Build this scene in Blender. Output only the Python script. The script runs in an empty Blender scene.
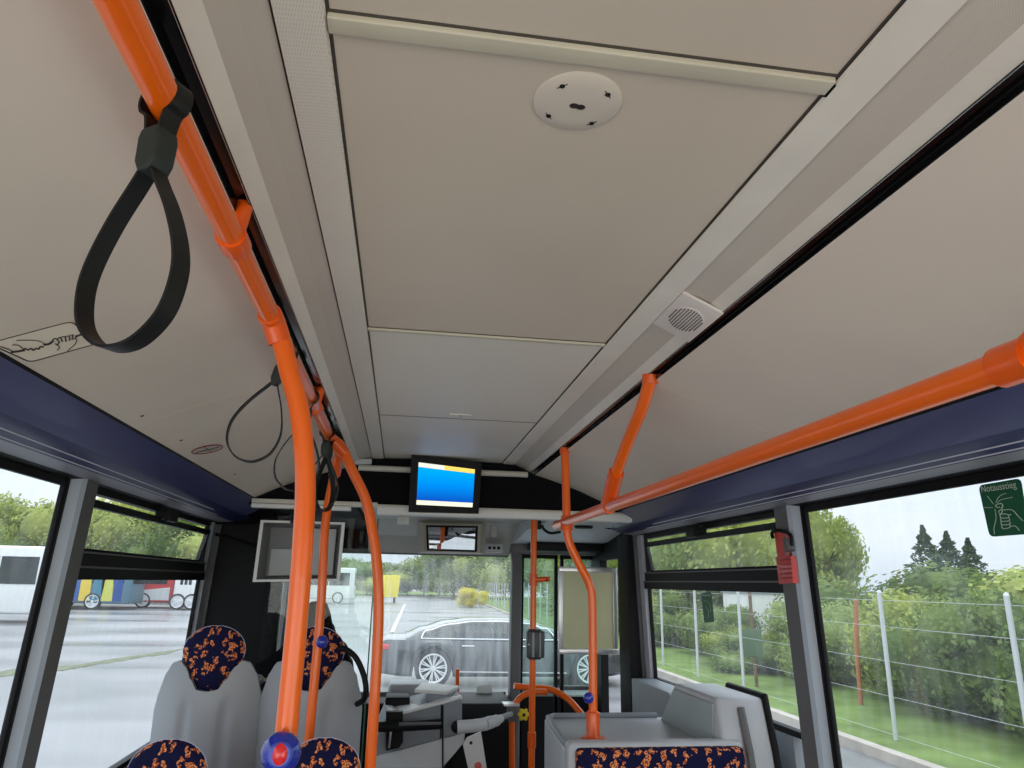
import bpy, bmesh, math, random
from mathutils import Vector, Matrix
from math import sin, cos, pi, sqrt
random.seed(7)
S = bpy.context.scene
COL = S.collection

# ------------------------------------------------------------------ camera
FPX = 710.0
VPX, VPY, ROLL = 400.0, 581.0, 0.02
CAM = Vector((-0.176, 0.0, 1.78))
_d1 = Vector((VPX-512, VPY-384, FPX)); WY = _d1.normalized()
_n = _d1.cross(Vector((1, ROLL, 0))).normalized()
WZ = -_n if _n.y > 0 else _n
WX = WY.cross(WZ).normalized()
if WX.x < 0: WX = -WX
cam_d = bpy.data.cameras.new('camera'); cam = bpy.data.objects.new('camera', cam_d); COL.objects.link(cam)
cam_d.sensor_width = 36; cam_d.lens = FPX/1024*36; cam_d.clip_end = 600; cam_d.clip_start = 0.02
# rows WX,WY,WZ are world axes in camera (x right, y down, z forward) coordinates
m = Matrix(((WX.x, -WX.y, -WX.z), (WY.x, -WY.y, -WY.z), (WZ.x, -WZ.y, -WZ.z))).to_4x4()
m.translation = CAM
cam.matrix_world = m
S.camera = cam

def ray(x, y):
    c = Vector((x-512, y-384, FPX))
    return Vector((WX.dot(c), WY.dot(c), WZ.dot(c)))
def at(x, y, X=None, Y=None, Z=None):
    """the place in the bus seen along a sight line at a known wall, depth or height"""
    r = ray(x, y)
    if X is not None: t = (X-CAM.x)/r.x
    elif Y is not None: t = (Y-CAM.y)/r.y
    else: t = (Z-CAM.z)/r.z
    return CAM + r*t
def atp(x, y, p, n):
    r = ray(x, y); t = (Vector(p)-CAM).dot(n)/r.dot(n)
    return CAM + r*t

# ------------------------------------------------------------------ world / light / exposure
S.view_settings.view_transform = 'Standard'; S.view_settings.look = 'None'
S.view_settings.gamma = 1; S.view_settings.use_curve_mapping = False
S.view_settings.exposure = 0.42
w = bpy.data.worlds.new('overcast_sky'); S.world = w; w.use_nodes = True
nt = w.node_tree; nt.nodes.clear()
out = nt.nodes.new('ShaderNodeOutputWorld'); bg = nt.nodes.new('ShaderNodeBackground')
tc = nt.nodes.new('ShaderNodeTexCoord'); nz = nt.nodes.new('ShaderNodeTexNoise'); cr = nt.nodes.new('ShaderNodeValToRGB')
mp = nt.nodes.new('ShaderNodeMapping'); mp.inputs['Scale'].default_value = (1, 1, 3)
nt.links.new(tc.outputs['Generated'], mp.inputs['Vector']); nt.links.new(mp.outputs[0], nz.inputs['Vector'])
nz.inputs['Scale'].default_value = 2.2; nz.inputs['Detail'].default_value = 5
cr.color_ramp.elements[0].position = 0.3; cr.color_ramp.elements[0].color = (0.66, 0.75, 0.90, 1)
cr.color_ramp.elements[1].position = 0.7; cr.color_ramp.elements[1].color = (0.90, 0.93, 0.97, 1)
nt.links.new(nz.outputs['Fac'], cr.inputs[0]); nt.links.new(cr.outputs[0], bg.inputs[0])
# overcast luminance: zenith three times the horizon
sxy = nt.nodes.new('ShaderNodeSeparateXYZ'); nt.links.new(tc.outputs['Generated'], sxy.inputs[0])
mz = nt.nodes.new('ShaderNodeMath'); mz.operation = 'MAXIMUM'; mz.inputs[1].default_value = 0; nt.links.new(sxy.outputs['Z'], mz.inputs[0])
ml = nt.nodes.new('ShaderNodeMath'); ml.operation = 'MULTIPLY_ADD'; ml.inputs[1].default_value = 1.55; ml.inputs[2].default_value = .80; nt.links.new(mz.outputs[0], ml.inputs[0])
nt.links.new(ml.outputs[0], bg.inputs[1])
nt.links.new(bg.outputs[0], out.inputs[0])

def area(name, loc, direction, sx, sy, power, color=(1, 1, 1)):
    d = bpy.data.lights.new(name, 'AREA'); d.shape = 'RECTANGLE'; d.size = sx; d.size_y = sy; d.energy = power; d.color = color
    o = bpy.data.objects.new(name, d); COL.objects.link(o); o.location = loc
    o.rotation_euler = Vector(direction).to_track_quat('-Z', 'Y').to_euler()
    return o
# fill lamps added at windows behind the viewpoint, to boost daylight in the interior
area('window_fill_left', (-1.12, -.95, 1.35), (1, 0.95, 0.42), 2.4, 1.0, 13.5, (1, .94, .86))
area('window_fill_right', (1.12, -.95, 1.35), (-1, 0.95, 0.42), 2.4, 1.0, 13.5, (1, .94, .86))
area('window_fill_rear', (0, -3.8, 1.3), (0, 1, 0.05), 1.9, 1.0, 5, (1, .94, .86))

# ------------------------------------------------------------------ materials
def mat(name, color, rough=0.5, metal=0.0, spec=0.5, noise=None, bump=None, emit=None, coat=0, alpha=None, trans=0):
    m = bpy.data.materials.new(name); m.use_nodes = True
    n = m.node_tree; b = n.nodes['Principled BSDF']
    b.inputs['Base Color'].default_value = (*color, 1); b.inputs['Roughness'].default_value = rough
    b.inputs['Metallic'].default_value = metal; b.inputs['Specular IOR Level'].default_value = spec
    b.inputs['Coat Weight'].default_value = coat
    t = n.nodes.new('ShaderNodeTexCoord')
    # every surface gets a faint procedural variation
    sc, amt = noise or (6.0, 0.06)
    nn = n.nodes.new('ShaderNodeTexNoise'); nn.inputs['Scale'].default_value = sc; nn.inputs['Detail'].default_value = 4
    n.links.new(t.outputs['Object'], nn.inputs['Vector'])
    mr = n.nodes.new('ShaderNodeMapRange'); mr.inputs['To Min'].default_value = 1-amt; mr.inputs['To Max'].default_value = 1+amt
    mr.inputs['From Min'].default_value = .25; mr.inputs['From Max'].default_value = .75
    n.links.new(nn.outputs['Fac'], mr.inputs['Value'])
    vm = n.nodes.new('ShaderNodeVectorMath'); vm.operation = 'SCALE'; vm.inputs[0].default_value = color
    n.links.new(mr.outputs[0], vm.inputs['Scale']); n.links.new(vm.outputs[0], b.inputs['Base Color'])
    if bump:
        bn = n.nodes.new('ShaderNodeTexNoise'); bn.inputs['Scale'].default_value = bump[0]; bn.inputs['Detail'].default_value = 3
        n.links.new(t.outputs['Object'], bn.inputs['Vector'])
        bb = n.nodes.new('ShaderNodeBump'); bb.inputs['Strength'].default_value = bump[1]; bb.inputs['Distance'].default_value = bump[2]
        n.links.new(bn.outputs['Fac'], bb.inputs['Height']); n.links.new(bb.outputs[0], b.inputs['Normal'])
    if emit:
        b.inputs['Emission Color'].default_value = (*emit[0], 1); b.inputs['Emission Strength'].default_value = emit[1]
    return m

def perforated(name, color, spacing, dark, axis_scale=(1, 1), fade=None):
    """sheet metal with a grid of fine holes"""
    m = mat(name, color, 0.55, noise=(2.5, 0.05)); n = m.node_tree; b = n.nodes['Principled BSDF']
    t = n.nodes.new('ShaderNodeTexCoord'); sp = n.nodes.new('ShaderNodeSeparateXYZ'); n.links.new(t.outputs['Object'], sp.inputs[0])
    prod = None
    for i, k in enumerate(('X', 'Y')):
        a = n.nodes.new('ShaderNodeMath'); a.operation = 'MULTIPLY'; a.inputs[1].default_value = 2*pi/spacing*axis_scale[i]; n.links.new(sp.outputs[k], a.inputs[0])
        c = n.nodes.new('ShaderNodeMath'); c.operation = 'COSINE'; n.links.new(a.outputs[0], c.inputs[0])
        if prod is None: prod = c
        else:
            p = n.nodes.new('ShaderNodeMath'); p.operation = 'MULTIPLY'; n.links.new(prod.outputs[0], p.inputs[0]); n.links.new(c.outputs[0], p.inputs[1]); prod = p
    mr = n.nodes.new('ShaderNodeMapRange'); mr.inputs['From Min'].default_value = .1; mr.inputs['From Max'].default_value = .7
    mr.inputs['To Min'].default_value = 1; mr.inputs['To Max'].default_value = dark
    n.links.new(prod.outputs[0], mr.inputs['Value'])
    old = b.inputs['Base Color'].links[0].from_socket
    vm = n.nodes.new('ShaderNodeVectorMath'); vm.operation = 'SCALE'
    n.links.new(old, vm.inputs[0]); n.links.new(mr.outputs[0], vm.inputs['Scale']); n.links.new(vm.outputs[0], b.inputs['Base Color'])
    return m

def fabric_mat():
    m = mat('moquette_fabric', (.012, .014, .05), 0.9, spec=.1); n = m.node_tree; b = n.nodes['Principled BSDF']
    t = n.nodes.new('ShaderNodeTexCoord')
    # warped coordinates give squiggly figures; one figure per voronoi cell
    wn = n.nodes.new('ShaderNodeTexNoise'); wn.inputs['Scale'].default_value = 55; wn.inputs['Detail'].default_value = 1
    n.links.new(t.outputs['Object'], wn.inputs['Vector'])
    sub = n.nodes.new('ShaderNodeVectorMath'); sub.operation = 'SUBTRACT'; sub.inputs[1].default_value = (.5, .5, .5); n.links.new(wn.outputs['Color'], sub.inputs[0])
    sc = n.nodes.new('ShaderNodeVectorMath'); sc.operation = 'SCALE'; sc.inputs['Scale'].default_value = .045; n.links.new(sub.outputs[0], sc.inputs[0])
    ad = n.nodes.new('ShaderNodeVectorMath'); n.links.new(t.outputs['Object'], ad.inputs[0]); n.links.new(sc.outputs[0], ad.inputs[1])
    sp_ = n.nodes.new('ShaderNodeSeparateXYZ'); n.links.new(ad.outputs[0], sp_.inputs[0]); zz_ = n.nodes.new('ShaderNodeMath'); zz_.operation = 'MULTIPLY_ADD'; zz_.inputs[1].default_value = .7; n.links.new(sp_.outputs['Z'], zz_.inputs[0]); yy_ = n.nodes.new('ShaderNodeMath'); yy_.operation = 'MULTIPLY'; yy_.inputs[1].default_value = .7; n.links.new(sp_.outputs['Y'], yy_.inputs[0]); n.links.new(yy_.outputs[0], zz_.inputs[2])
    flat = n.nodes.new('ShaderNodeCombineXYZ'); n.links.new(sp_.outputs['X'], flat.inputs[0]); n.links.new(zz_.outputs[0], flat.inputs[1])
    vo = n.nodes.new('ShaderNodeTexVoronoi'); vo.voronoi_dimensions = '2D'; vo.inputs['Scale'].default_value = 29; vo.inputs['Randomness'].default_value = .65
    n.links.new(flat.outputs[0], vo.inputs['Vector'])
    lt = n.nodes.new('ShaderNodeMath'); lt.operation = 'LESS_THAN'; lt.inputs[1].default_value = .285; n.links.new(vo.outputs['Distance'], lt.inputs[0])
    # fine marks inside the figures
    fn = n.nodes.new('ShaderNodeTexNoise'); fn.inputs['Scale'].default_value = 210; fn.inputs['Detail'].default_value = 2; n.links.new(t.outputs['Object'], fn.inputs['Vector'])
    cr = n.nodes.new('ShaderNodeValToRGB'); e = cr.color_ramp.elements; e[0].position = .40; e[0].color = (.06, .01, .02, 1); e[1].position = .5; e[1].color = (.75, .17, .04, 1)
    e2 = cr.color_ramp.elements.new(.62); e2.color = (.85, .42, .2, 1)
    n.links.new(fn.outputs['Fac'], cr.inputs[0])
    mx = n.nodes.new('ShaderNodeMix'); mx.data_type = 'RGBA'; mx.inputs[6].default_value = (.010, .011, .045, 1)
    n.links.new(lt.outputs[0], mx.inputs[0]); n.links.new(cr.outputs[0], mx.inputs[7])
    n.links.new(mx.outputs[2], b.inputs['Base Color'])
    return m

def glass_mat(name, tint=(1, 1, 1), haze=0.05, gloss=0.06, streak=True):
    m = bpy.data.materials.new(name); m.use_nodes = True; n = m.node_tree; n.nodes.clear()
    o = n.nodes.new('ShaderNodeOutputMaterial'); tr = n.nodes.new('ShaderNodeBsdfTransparent'); tr.inputs[0].default_value = (*tint, 1)
    gl = n.nodes.new('ShaderNodeBsdfGlossy'); gl.inputs['Roughness'].default_value = .02
    df = n.nodes.new('ShaderNodeBsdfTranslucent'); df.inputs[0].default_value = (.9, .92, .95, 1)
    m1 = n.nodes.new('ShaderNodeMixShader'); m2 = n.nodes.new('ShaderNodeMixShader')
    t = n.nodes.new('ShaderNodeTexCoord'); mp = n.nodes.new('ShaderNodeMapping'); mp.inputs['Scale'].default_value = (9, 9, 1.2)
    nn = n.nodes.new('ShaderNodeTexNoise'); nn.inputs['Scale'].default_value = 3; nn.inputs['Detail'].default_value = 1.5
    n.links.new(t.outputs['Object'], mp.inputs[0]); n.links.new(mp.outputs[0], nn.inputs['Vector'])
    mr = n.nodes.new('ShaderNodeMapRange'); mr.inputs['From Min'].default_value = .35; mr.inputs['From Max'].default_value = .75
    mr.inputs['To Min'].default_value = haze*.6; mr.inputs['To Max'].default_value = haze*2.0 if streak else haze
    n.links.new(nn.outputs['Fac'], mr.inputs['Value']); n.links.new(mr.outputs[0], m1.inputs[0])
    n.links.new(tr.outputs[0], m1.inputs[1]); n.links.new(df.outputs[0], m1.inputs[2])
    m2.inputs[0].default_value = gloss
    n.links.new(m1.outputs[0], m2.inputs[1]); n.links.new(gl.outputs[0], m2.inputs[2]); n.links.new(m2.outputs[0], o.inputs[0])
    return m

def leaf_mat(name, c1, c2):
    m = bpy.data.materials.new(name); m.use_nodes = True; n = m.node_tree; n.nodes.clear()
    o = n.nodes.new('ShaderNodeOutputMaterial'); d = n.nodes.new('ShaderNodeBsdfDiffuse'); t = n.nodes.new('ShaderNodeBsdfTranslucent')
    mx = n.nodes.new('ShaderNodeMixShader'); mx.inputs[0].default_value = .35
    tc = n.nodes.new('ShaderNodeTexCoord'); nn = n.nodes.new('ShaderNodeTexNoise'); nn.inputs['Scale'].default_value = 3.2; nn.inputs['Detail'].default_value = 5
    oi = n.nodes.new('ShaderNodeObjectInfo'); n.links.new(tc.outputs['Object'], nn.inputs['Vector'])
    ad = n.nodes.new('ShaderNodeMath'); ad.operation = 'MULTIPLY_ADD'; ad.inputs[1].default_value = .35; n.links.new(oi.outputs['Random'], ad.inputs[0]); n.links.new(nn.outputs['Fac'], ad.inputs[2])
    cr = n.nodes.new('ShaderNodeValToRGB'); cr.color_ramp.elements[0].position = .45; cr.color_ramp.elements[0].color = (*c1, 1)
    cr.color_ramp.elements[1].position = .85; cr.color_ramp.elements[1].color = (*c2, 1)
    n.links.new(ad.outputs[0], cr.inputs[0])
    for q in (d, t): n.links.new(cr.outputs[0], q.inputs[0])
    n.links.new(d.outputs[0], mx.inputs[1]); n.links.new(t.outputs[0], mx.inputs[2]); n.links.new(mx.outputs[0], o.inputs[0])
    return m

ORANGE = mat('orange_powder_coat', (.95, .145, .003), .28, spec=.45, coat=.35, noise=(8, .04))
ORANGE2 = mat('orange_fitting', (.86, .11, .003), .3, coat=.25)
CEIL = perforated('ceiling_panel_perforated', (.66, .575, .47), .0028, .90)
CEIL2 = mat('ceiling_panel_plain', (.80, .74, .65), .5, noise=(1.5, .03))
RIB = perforated('light_strip_ribbed', (.78, .73, .64), .0032, .80, (1, .25))
STRIP = mat('strip_smooth', (.80, .75, .66), .4)
PERF = perforated('side_strip_perforated', (.64, .58, .50), .003, .8)
SIDE = mat('side_panel_vinyl', (.74, .65, .55), .5, noise=(1.6, .09))
SEAM = mat('seam_profile_cream', (.58, .54, .42), .45)
SEAMD = mat('seam_shadow_gap', (.07, .06, .05), .6)
GAP = mat('black_gloss_channel', (.006, .006, .007), .12, spec=.6)
BLACK = mat('black_plastic', (.007, .007, .008), .55, spec=.2)
BLACKM = mat('black_matte', (.006, .006, .008), .8, spec=.1)
RUBBER = mat('rubber_strap', (.008, .009, .009), .5, spec=.3)
RUBBLK = mat('rubber_block', (.022, .028, .026), .55, spec=.3)
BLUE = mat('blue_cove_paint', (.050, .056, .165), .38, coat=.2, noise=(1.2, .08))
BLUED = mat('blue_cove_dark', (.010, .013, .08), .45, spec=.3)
LINE = mat('silver_bead', (.62, .62, .70), .35)
LIP = mat('grey_lip', (.24, .24, .27), .45)
PILL = mat('pillar_grey', (.13, .13, .135), .5)
PILL2 = mat('pillar_light_grey', (.36, .41, .47), .42)
GREY = mat('grey_plastic', (.27, .30, .33), .45)
GREYL = mat('light_grey_plastic', (.50, .52, .55), .45)
GREYP = mat('pale_greenish_grey_plate', (.36, .42, .42), .5)
SEATG = mat('seat_shell_grey', (.33, .345, .37), .42)
WHITE = mat('white_plastic', (.78, .78, .75), .4)
CREAM = mat('cream_beam', (.62, .60, .52), .45)
FRONT = mat('front_panel_taupe', (.34, .33, .29), .5)
ALU = mat('brushed_aluminium', (.75, .76, .76), .3, metal=.7)
FAB = fabric_mat()
PIPE = mat('piping_pale', (.55, .58, .8), .5)
BTNB = mat('stop_button_blue', (.015, .03, .36), .2, coat=.6)
BTNR = mat('stop_button_red', (.75, .02, .02), .25, coat=.5)
RED = mat('hammer_red', (.62, .03, .02), .3, coat=.3)
GREEN = mat('sticker_green', (.003, .11, .045), .45)
PALEINK = mat('sticker_ink_pale', (.62, .75, .60), .5)
STICK = mat('sticker_beige', (.82, .74, .60), .5)
INK = mat('ink_dark', (.02, .012, .012), .6)
INKR = mat('ink_dark_red', (.25, .02, .02), .5)
YELLOW = mat('yellow_plastic', (.85, .68, .02), .4)
GLASS = glass_mat('window_glass_rainy', (.98, 1, .99), .03, .025)
GLASSF = glass_mat('windscreen_glass', (.97, 1, .98), .08, .012)
GLASSD = glass_mat('door_glass_greenish', (.84, .97, .92), .06, .02)
GLASSC = glass_mat('partition_glass', (.95, .99, .97), .004, .02, False)
FLOORM = mat('bus_floor_vinyl', (.30, .30, .30), .6, noise=(60, .3))
MIRR = mat('mirror_silver', (.9, .9, .9), .03, metal=1.0)
BOARD = mat('poster_paper_olive', (.78, .79, .48), .5, noise=(3, .1))
PAPER = mat('paper_white', (.8, .85, .82), .6)

# ------------------------------------------------------------------ mesh building
class MB:
    def __init__(s): s.v = []; s.f = []; s.m = []; s.mats = []; s.sm = []
    def mi(s, m):
        if m not in s.mats: s.mats.append(m)
        return s.mats.index(m)
    def add(s, vs, fs, m, smooth=False):
        o = len(s.v); s.v += [tuple(v) for v in vs]; k = s.mi(m)
        for f in fs: s.f.append([i+o for i in f]); s.m.append(k); s.sm.append(smooth)
        return s
    def box(s, lo, hi, m, bev=0.0, M=None):
        bm = bmesh.new(); bmesh.ops.create_cube(bm, size=1)
        lo = Vector(lo); hi = Vector(hi)
        for v in bm.verts: v.co = Vector(((lo.x+hi.x)/2+v.co.x*(hi.x-lo.x), (lo.y+hi.y)/2+v.co.y*(hi.y-lo.y), (lo.z+hi.z)/2+v.co.z*(hi.z-lo.z)))
        if bev: bmesh.ops.bevel(bm, geom=bm.edges[:], offset=bev, segments=3, affect='EDGES', profile=.5)
        if M is not None: bm.transform(M)
        bmesh.ops.recalc_face_normals(bm, faces=bm.faces[:])
        bm.verts.index_update(); s.add([v.co for v in bm.verts], [[v.index for v in f.verts] for f in bm.faces], m, bool(bev)); bm.free(); return s
    def hull(s, pts, m):
        """solid between two equal polygons: pts = front ring, back ring"""
        a, b = pts; n = len(a)
        vs = list(a)+list(b); fs = [list(range(n))[::-1], list(range(n, 2*n))]
        for i in range(n): j = (i+1) % n; fs.append([i, j, n+j, n+i])
        return s.add(vs, fs, m)
    def prism(s, poly, axis, lo, hi, m, bev=0):
        """polygon in the two other axes, extruded along axis"""
        def P(a, b, t): return {'X': (t, a, b), 'Y': (a, t, b), 'Z': (a, b, t)}[axis]
        bm = bmesh.new(); A = [bm.verts.new(P(a, b, lo)) for a, b in poly]; B = [bm.verts.new(P(a, b, hi)) for a, b in poly]
        bm.faces.new(A); bm.faces.new(B[::-1]); n = len(A)
        for i in range(n): bm.faces.new((A[i], B[i], B[(i+1) % n], A[(i+1) % n]))
        bmesh.ops.recalc_face_normals(bm, faces=bm.faces[:])
        if bev: bmesh.ops.bevel(bm, geom=bm.edges[:], offset=bev, segments=3, affect='EDGES', profile=.5)
        bm.verts.index_update(); s.add([v.co for v in bm.verts], [[v.index for v in f.verts] for f in bm.faces], m, bool(bev)); bm.free(); return s
    def tube(s, pts, r, m, n=16, smooth=True, closed=False, flat=None):
        """round (or flat=(w,t) band) section swept along a path"""
        P = [Vector(p) for p in pts]
        if smooth and len(P) > 2: P = spline(P, 8, closed)
        N = len(P); T = []
        for i in range(N):
            if closed: t = P[(i+1) % N]-P[i-1]
            else: t = P[min(i+1, N-1)]-P[max(i-1, 0)]
            T.append(t.normalized())
        up = Vector((0, 1, 0)) if flat else (Vector((0, 0, 1)) if abs(T[0].z) < .9 else Vector((1, 0, 0)))
        nrm = (up-T[0]*up.dot(T[0])).normalized(); vs = []; rr = r if isinstance(r, (list, tuple)) else [r]*N
        sec = [(cos(2*pi*k/n), sin(2*pi*k/n)) for k in range(n)]
        if flat: sec = [(.5*flat[0], .5*flat[1]), (-.5*flat[0], .5*flat[1]), (-.5*flat[0], -.5*flat[1]), (.5*flat[0], -.5*flat[1])]; n = 4
        for i in range(N):
            if not flat: nrm = (nrm-T[i]*nrm.dot(T[i])).normalized()
            else: nrm = (up-T[i]*up.dot(T[i])).normalized()
            b = T[i].cross(nrm); q = 1 if flat else rr[min(i, len(rr)-1)]
            for a, c in sec: vs.append(P[i]+nrm*a*q+b*c*q)
        fs = []
        for i in range(N if closed else N-1):
            i2 = (i+1) % N
            for k in range(n): k2 = (k+1) % n; fs.append([i*n+k, i*n+k2, i2*n+k2, i2*n+k])
        if not closed: fs += [list(range(n))[::-1], [(N-1)*n+k for k in range(n)]]
        return s.add(vs, fs, m, True)
    def lathe(s, prof, c, axis, m, n=32, smooth=True, caps=True):
        """profile [(radius, height)] spun about axis through c"""
        c = Vector(c); ax = Vector(axis).normalized(); u = ax.orthogonal().normalized(); w_ = ax.cross(u); vs = []
        for r, h in prof:
            for k in range(n): a = 2*pi*k/n; vs.append(c+ax*h+(u*cos(a)+w_*sin(a))*r)
        fs = []
        for i in range(len(prof)-1):
            for k in range(n): k2 = (k+1) % n; fs.append([i*n+k, i*n+k2, (i+1)*n+k2, (i+1)*n+k])
        if caps: fs += [list(range(n))[::-1], [(len(prof)-1)*n+k for k in range(n)]]
        return s.add(vs, fs, m, smooth)
    def ball(s, c, r, m, sq=(1, 1, 1)):
        n = 20; prof = [(max(1e-4, sin(pi*i/12)), -cos(pi*i/12)) for i in range(13)]
        t = MB(); t.lathe(prof, (0, 0, 0), (0, 0, 1), m, n)
        return s.add([(c[0]+v[0]*r*sq[0], c[1]+v[1]*r*sq[1], c[2]+v[2]*r*sq[2]) for v in t.v], t.f, m, True)
    def build(s, name, parent=None, origin=None, M=None, kind=None):
        me = bpy.data.meshes.new(name); V = [Vector(v) for v in s.v]
        if M is not None: V = [M @ v for v in V]
        o = bpy.data.objects.new(name, me)
        if origin is None and parent is None:
            lo = Vector([min(v[i] for v in V) for i in range(3)]); hi = Vector([max(v[i] for v in V) for i in range(3)])
            origin = Vector(((lo.x+hi.x)/2, (lo.y+hi.y)/2, lo.z))
            if kind == 'structure': origin = Vector((0, 0, 0))
        if parent is not None: origin = parent['_o'] if '_o' in parent else (0, 0, 0)
        org = Vector(origin)
        me.from_pydata([v-org for v in V], [], s.f)
        for mm in s.mats: me.materials.append(mm)
        for p, k, sm in zip(me.polygons, s.m, s.sm): p.material_index = k; p.use_smooth = sm
        me.update()
        bm = bmesh.new(); bm.from_mesh(me); bmesh.ops.recalc_face_normals(bm, faces=bm.faces[:])
        for e in bm.edges:
            if len(e.link_faces) == 2 and e.calc_face_angle(0) > .6: e.smooth = False
        bm.to_mesh(me); bm.free()
        COL.objects.link(o)
        if parent is not None: o.parent = parent; o['_o'] = tuple(org)
        else: o.location = org; o['_o'] = tuple(org)
        if kind: o['kind'] = kind
        return o

def spline(P, k, closed=False):
    out = []; N = len(P)
    rng = range(N) if closed else range(N-1)
    for i in rng:
        if closed: a, b, c, d = P[i-1], P[i], P[(i+1) % N], P[(i+2) % N]
        else: a, b, c, d = P[max(i-1, 0)], P[i], P[i+1], P[min(i+2, N-1)]
        for j in range(k):
            t = j/k; out.append(.5*((2*b)+(c-a)*t+(2*a-5*b+4*c-d)*t*t+(3*b-a-3*c+d)*t**3))
    if not closed: out.append(P[-1])
    return out
def tag(o, label, cat, group=None):
    o['label'] = label; o['category'] = cat
    if group: o['group'] = group
    return o
def thing(name, loc, label, cat, group=None):
    o = bpy.data.objects.new(name, None); COL.objects.link(o); o.location = loc; o['_o'] = tuple(loc); o.empty_display_size = .05
    return tag(o, label, cat, group)
def st(mb, name): return mb.build(name, kind='structure')
def sweep(mb, prof, y0, y1, m, th=.004, smooth=False):
    """open profile [(x,z)] swept along the bus, given thickness upwards/outwards"""
    n = len(prof); vs = []; P = [Vector((a, b)) for a, b in prof]; Q = []
    for i in range(n):
        t = (P[min(i+1, n-1)]-P[max(i-1, 0)]).normalized(); nn = Vector((-t.y, t.x))
        if nn.y < 0: nn = -nn
        Q.append(P[i]+nn*th)
    for y in (y0, y1):
        for a in P: vs.append((a.x, y, a.y))
        for a in Q: vs.append((a.x, y, a.y))
    fs = []; B = 2*n
    for i in range(n-1):
        fs.append([i, i+1, B+i+1, B+i]); fs.append([n+i, B+n+i, B+n+i+1, n+i+1])
    fs += [[0, B, B+n, n], [n-1, 2*n-1, B+2*n-1, B+n-1]]
    fs.append(list(range(n))+[n+i for i in reversed(range(n))]); fs.append([B+i for i in reversed(range(n))]+[B+n+i for i in range(n)])
    return mb.add(vs, fs, m, smooth)

Y0, YB, YF = -4.0, 3.40, 5.05      # rear wall, cab bulkhead, windscreen
ZC = 2.345

# ------------------------------------------------------------------ room shell
b = MB(); b.box((-1.24, Y0, -.06), (1.24, YF+.05, 0), FLOORM); b.box((-1.19, 2.62, 0), (-.2, YB+.3, .28), FLOORM); st(b, 'floor')
# outer roof
b = MB(); sweep(b, [(-1.25, 2.07), (-1.24, 2.2), (-1.05, 2.42), (0, 2.47), (1.05, 2.42), (1.24, 2.2), (1.25, 2.07)], Y0-.05, YF+.1, GREY, .03)
ro = st(b, 'ceiling')
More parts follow.
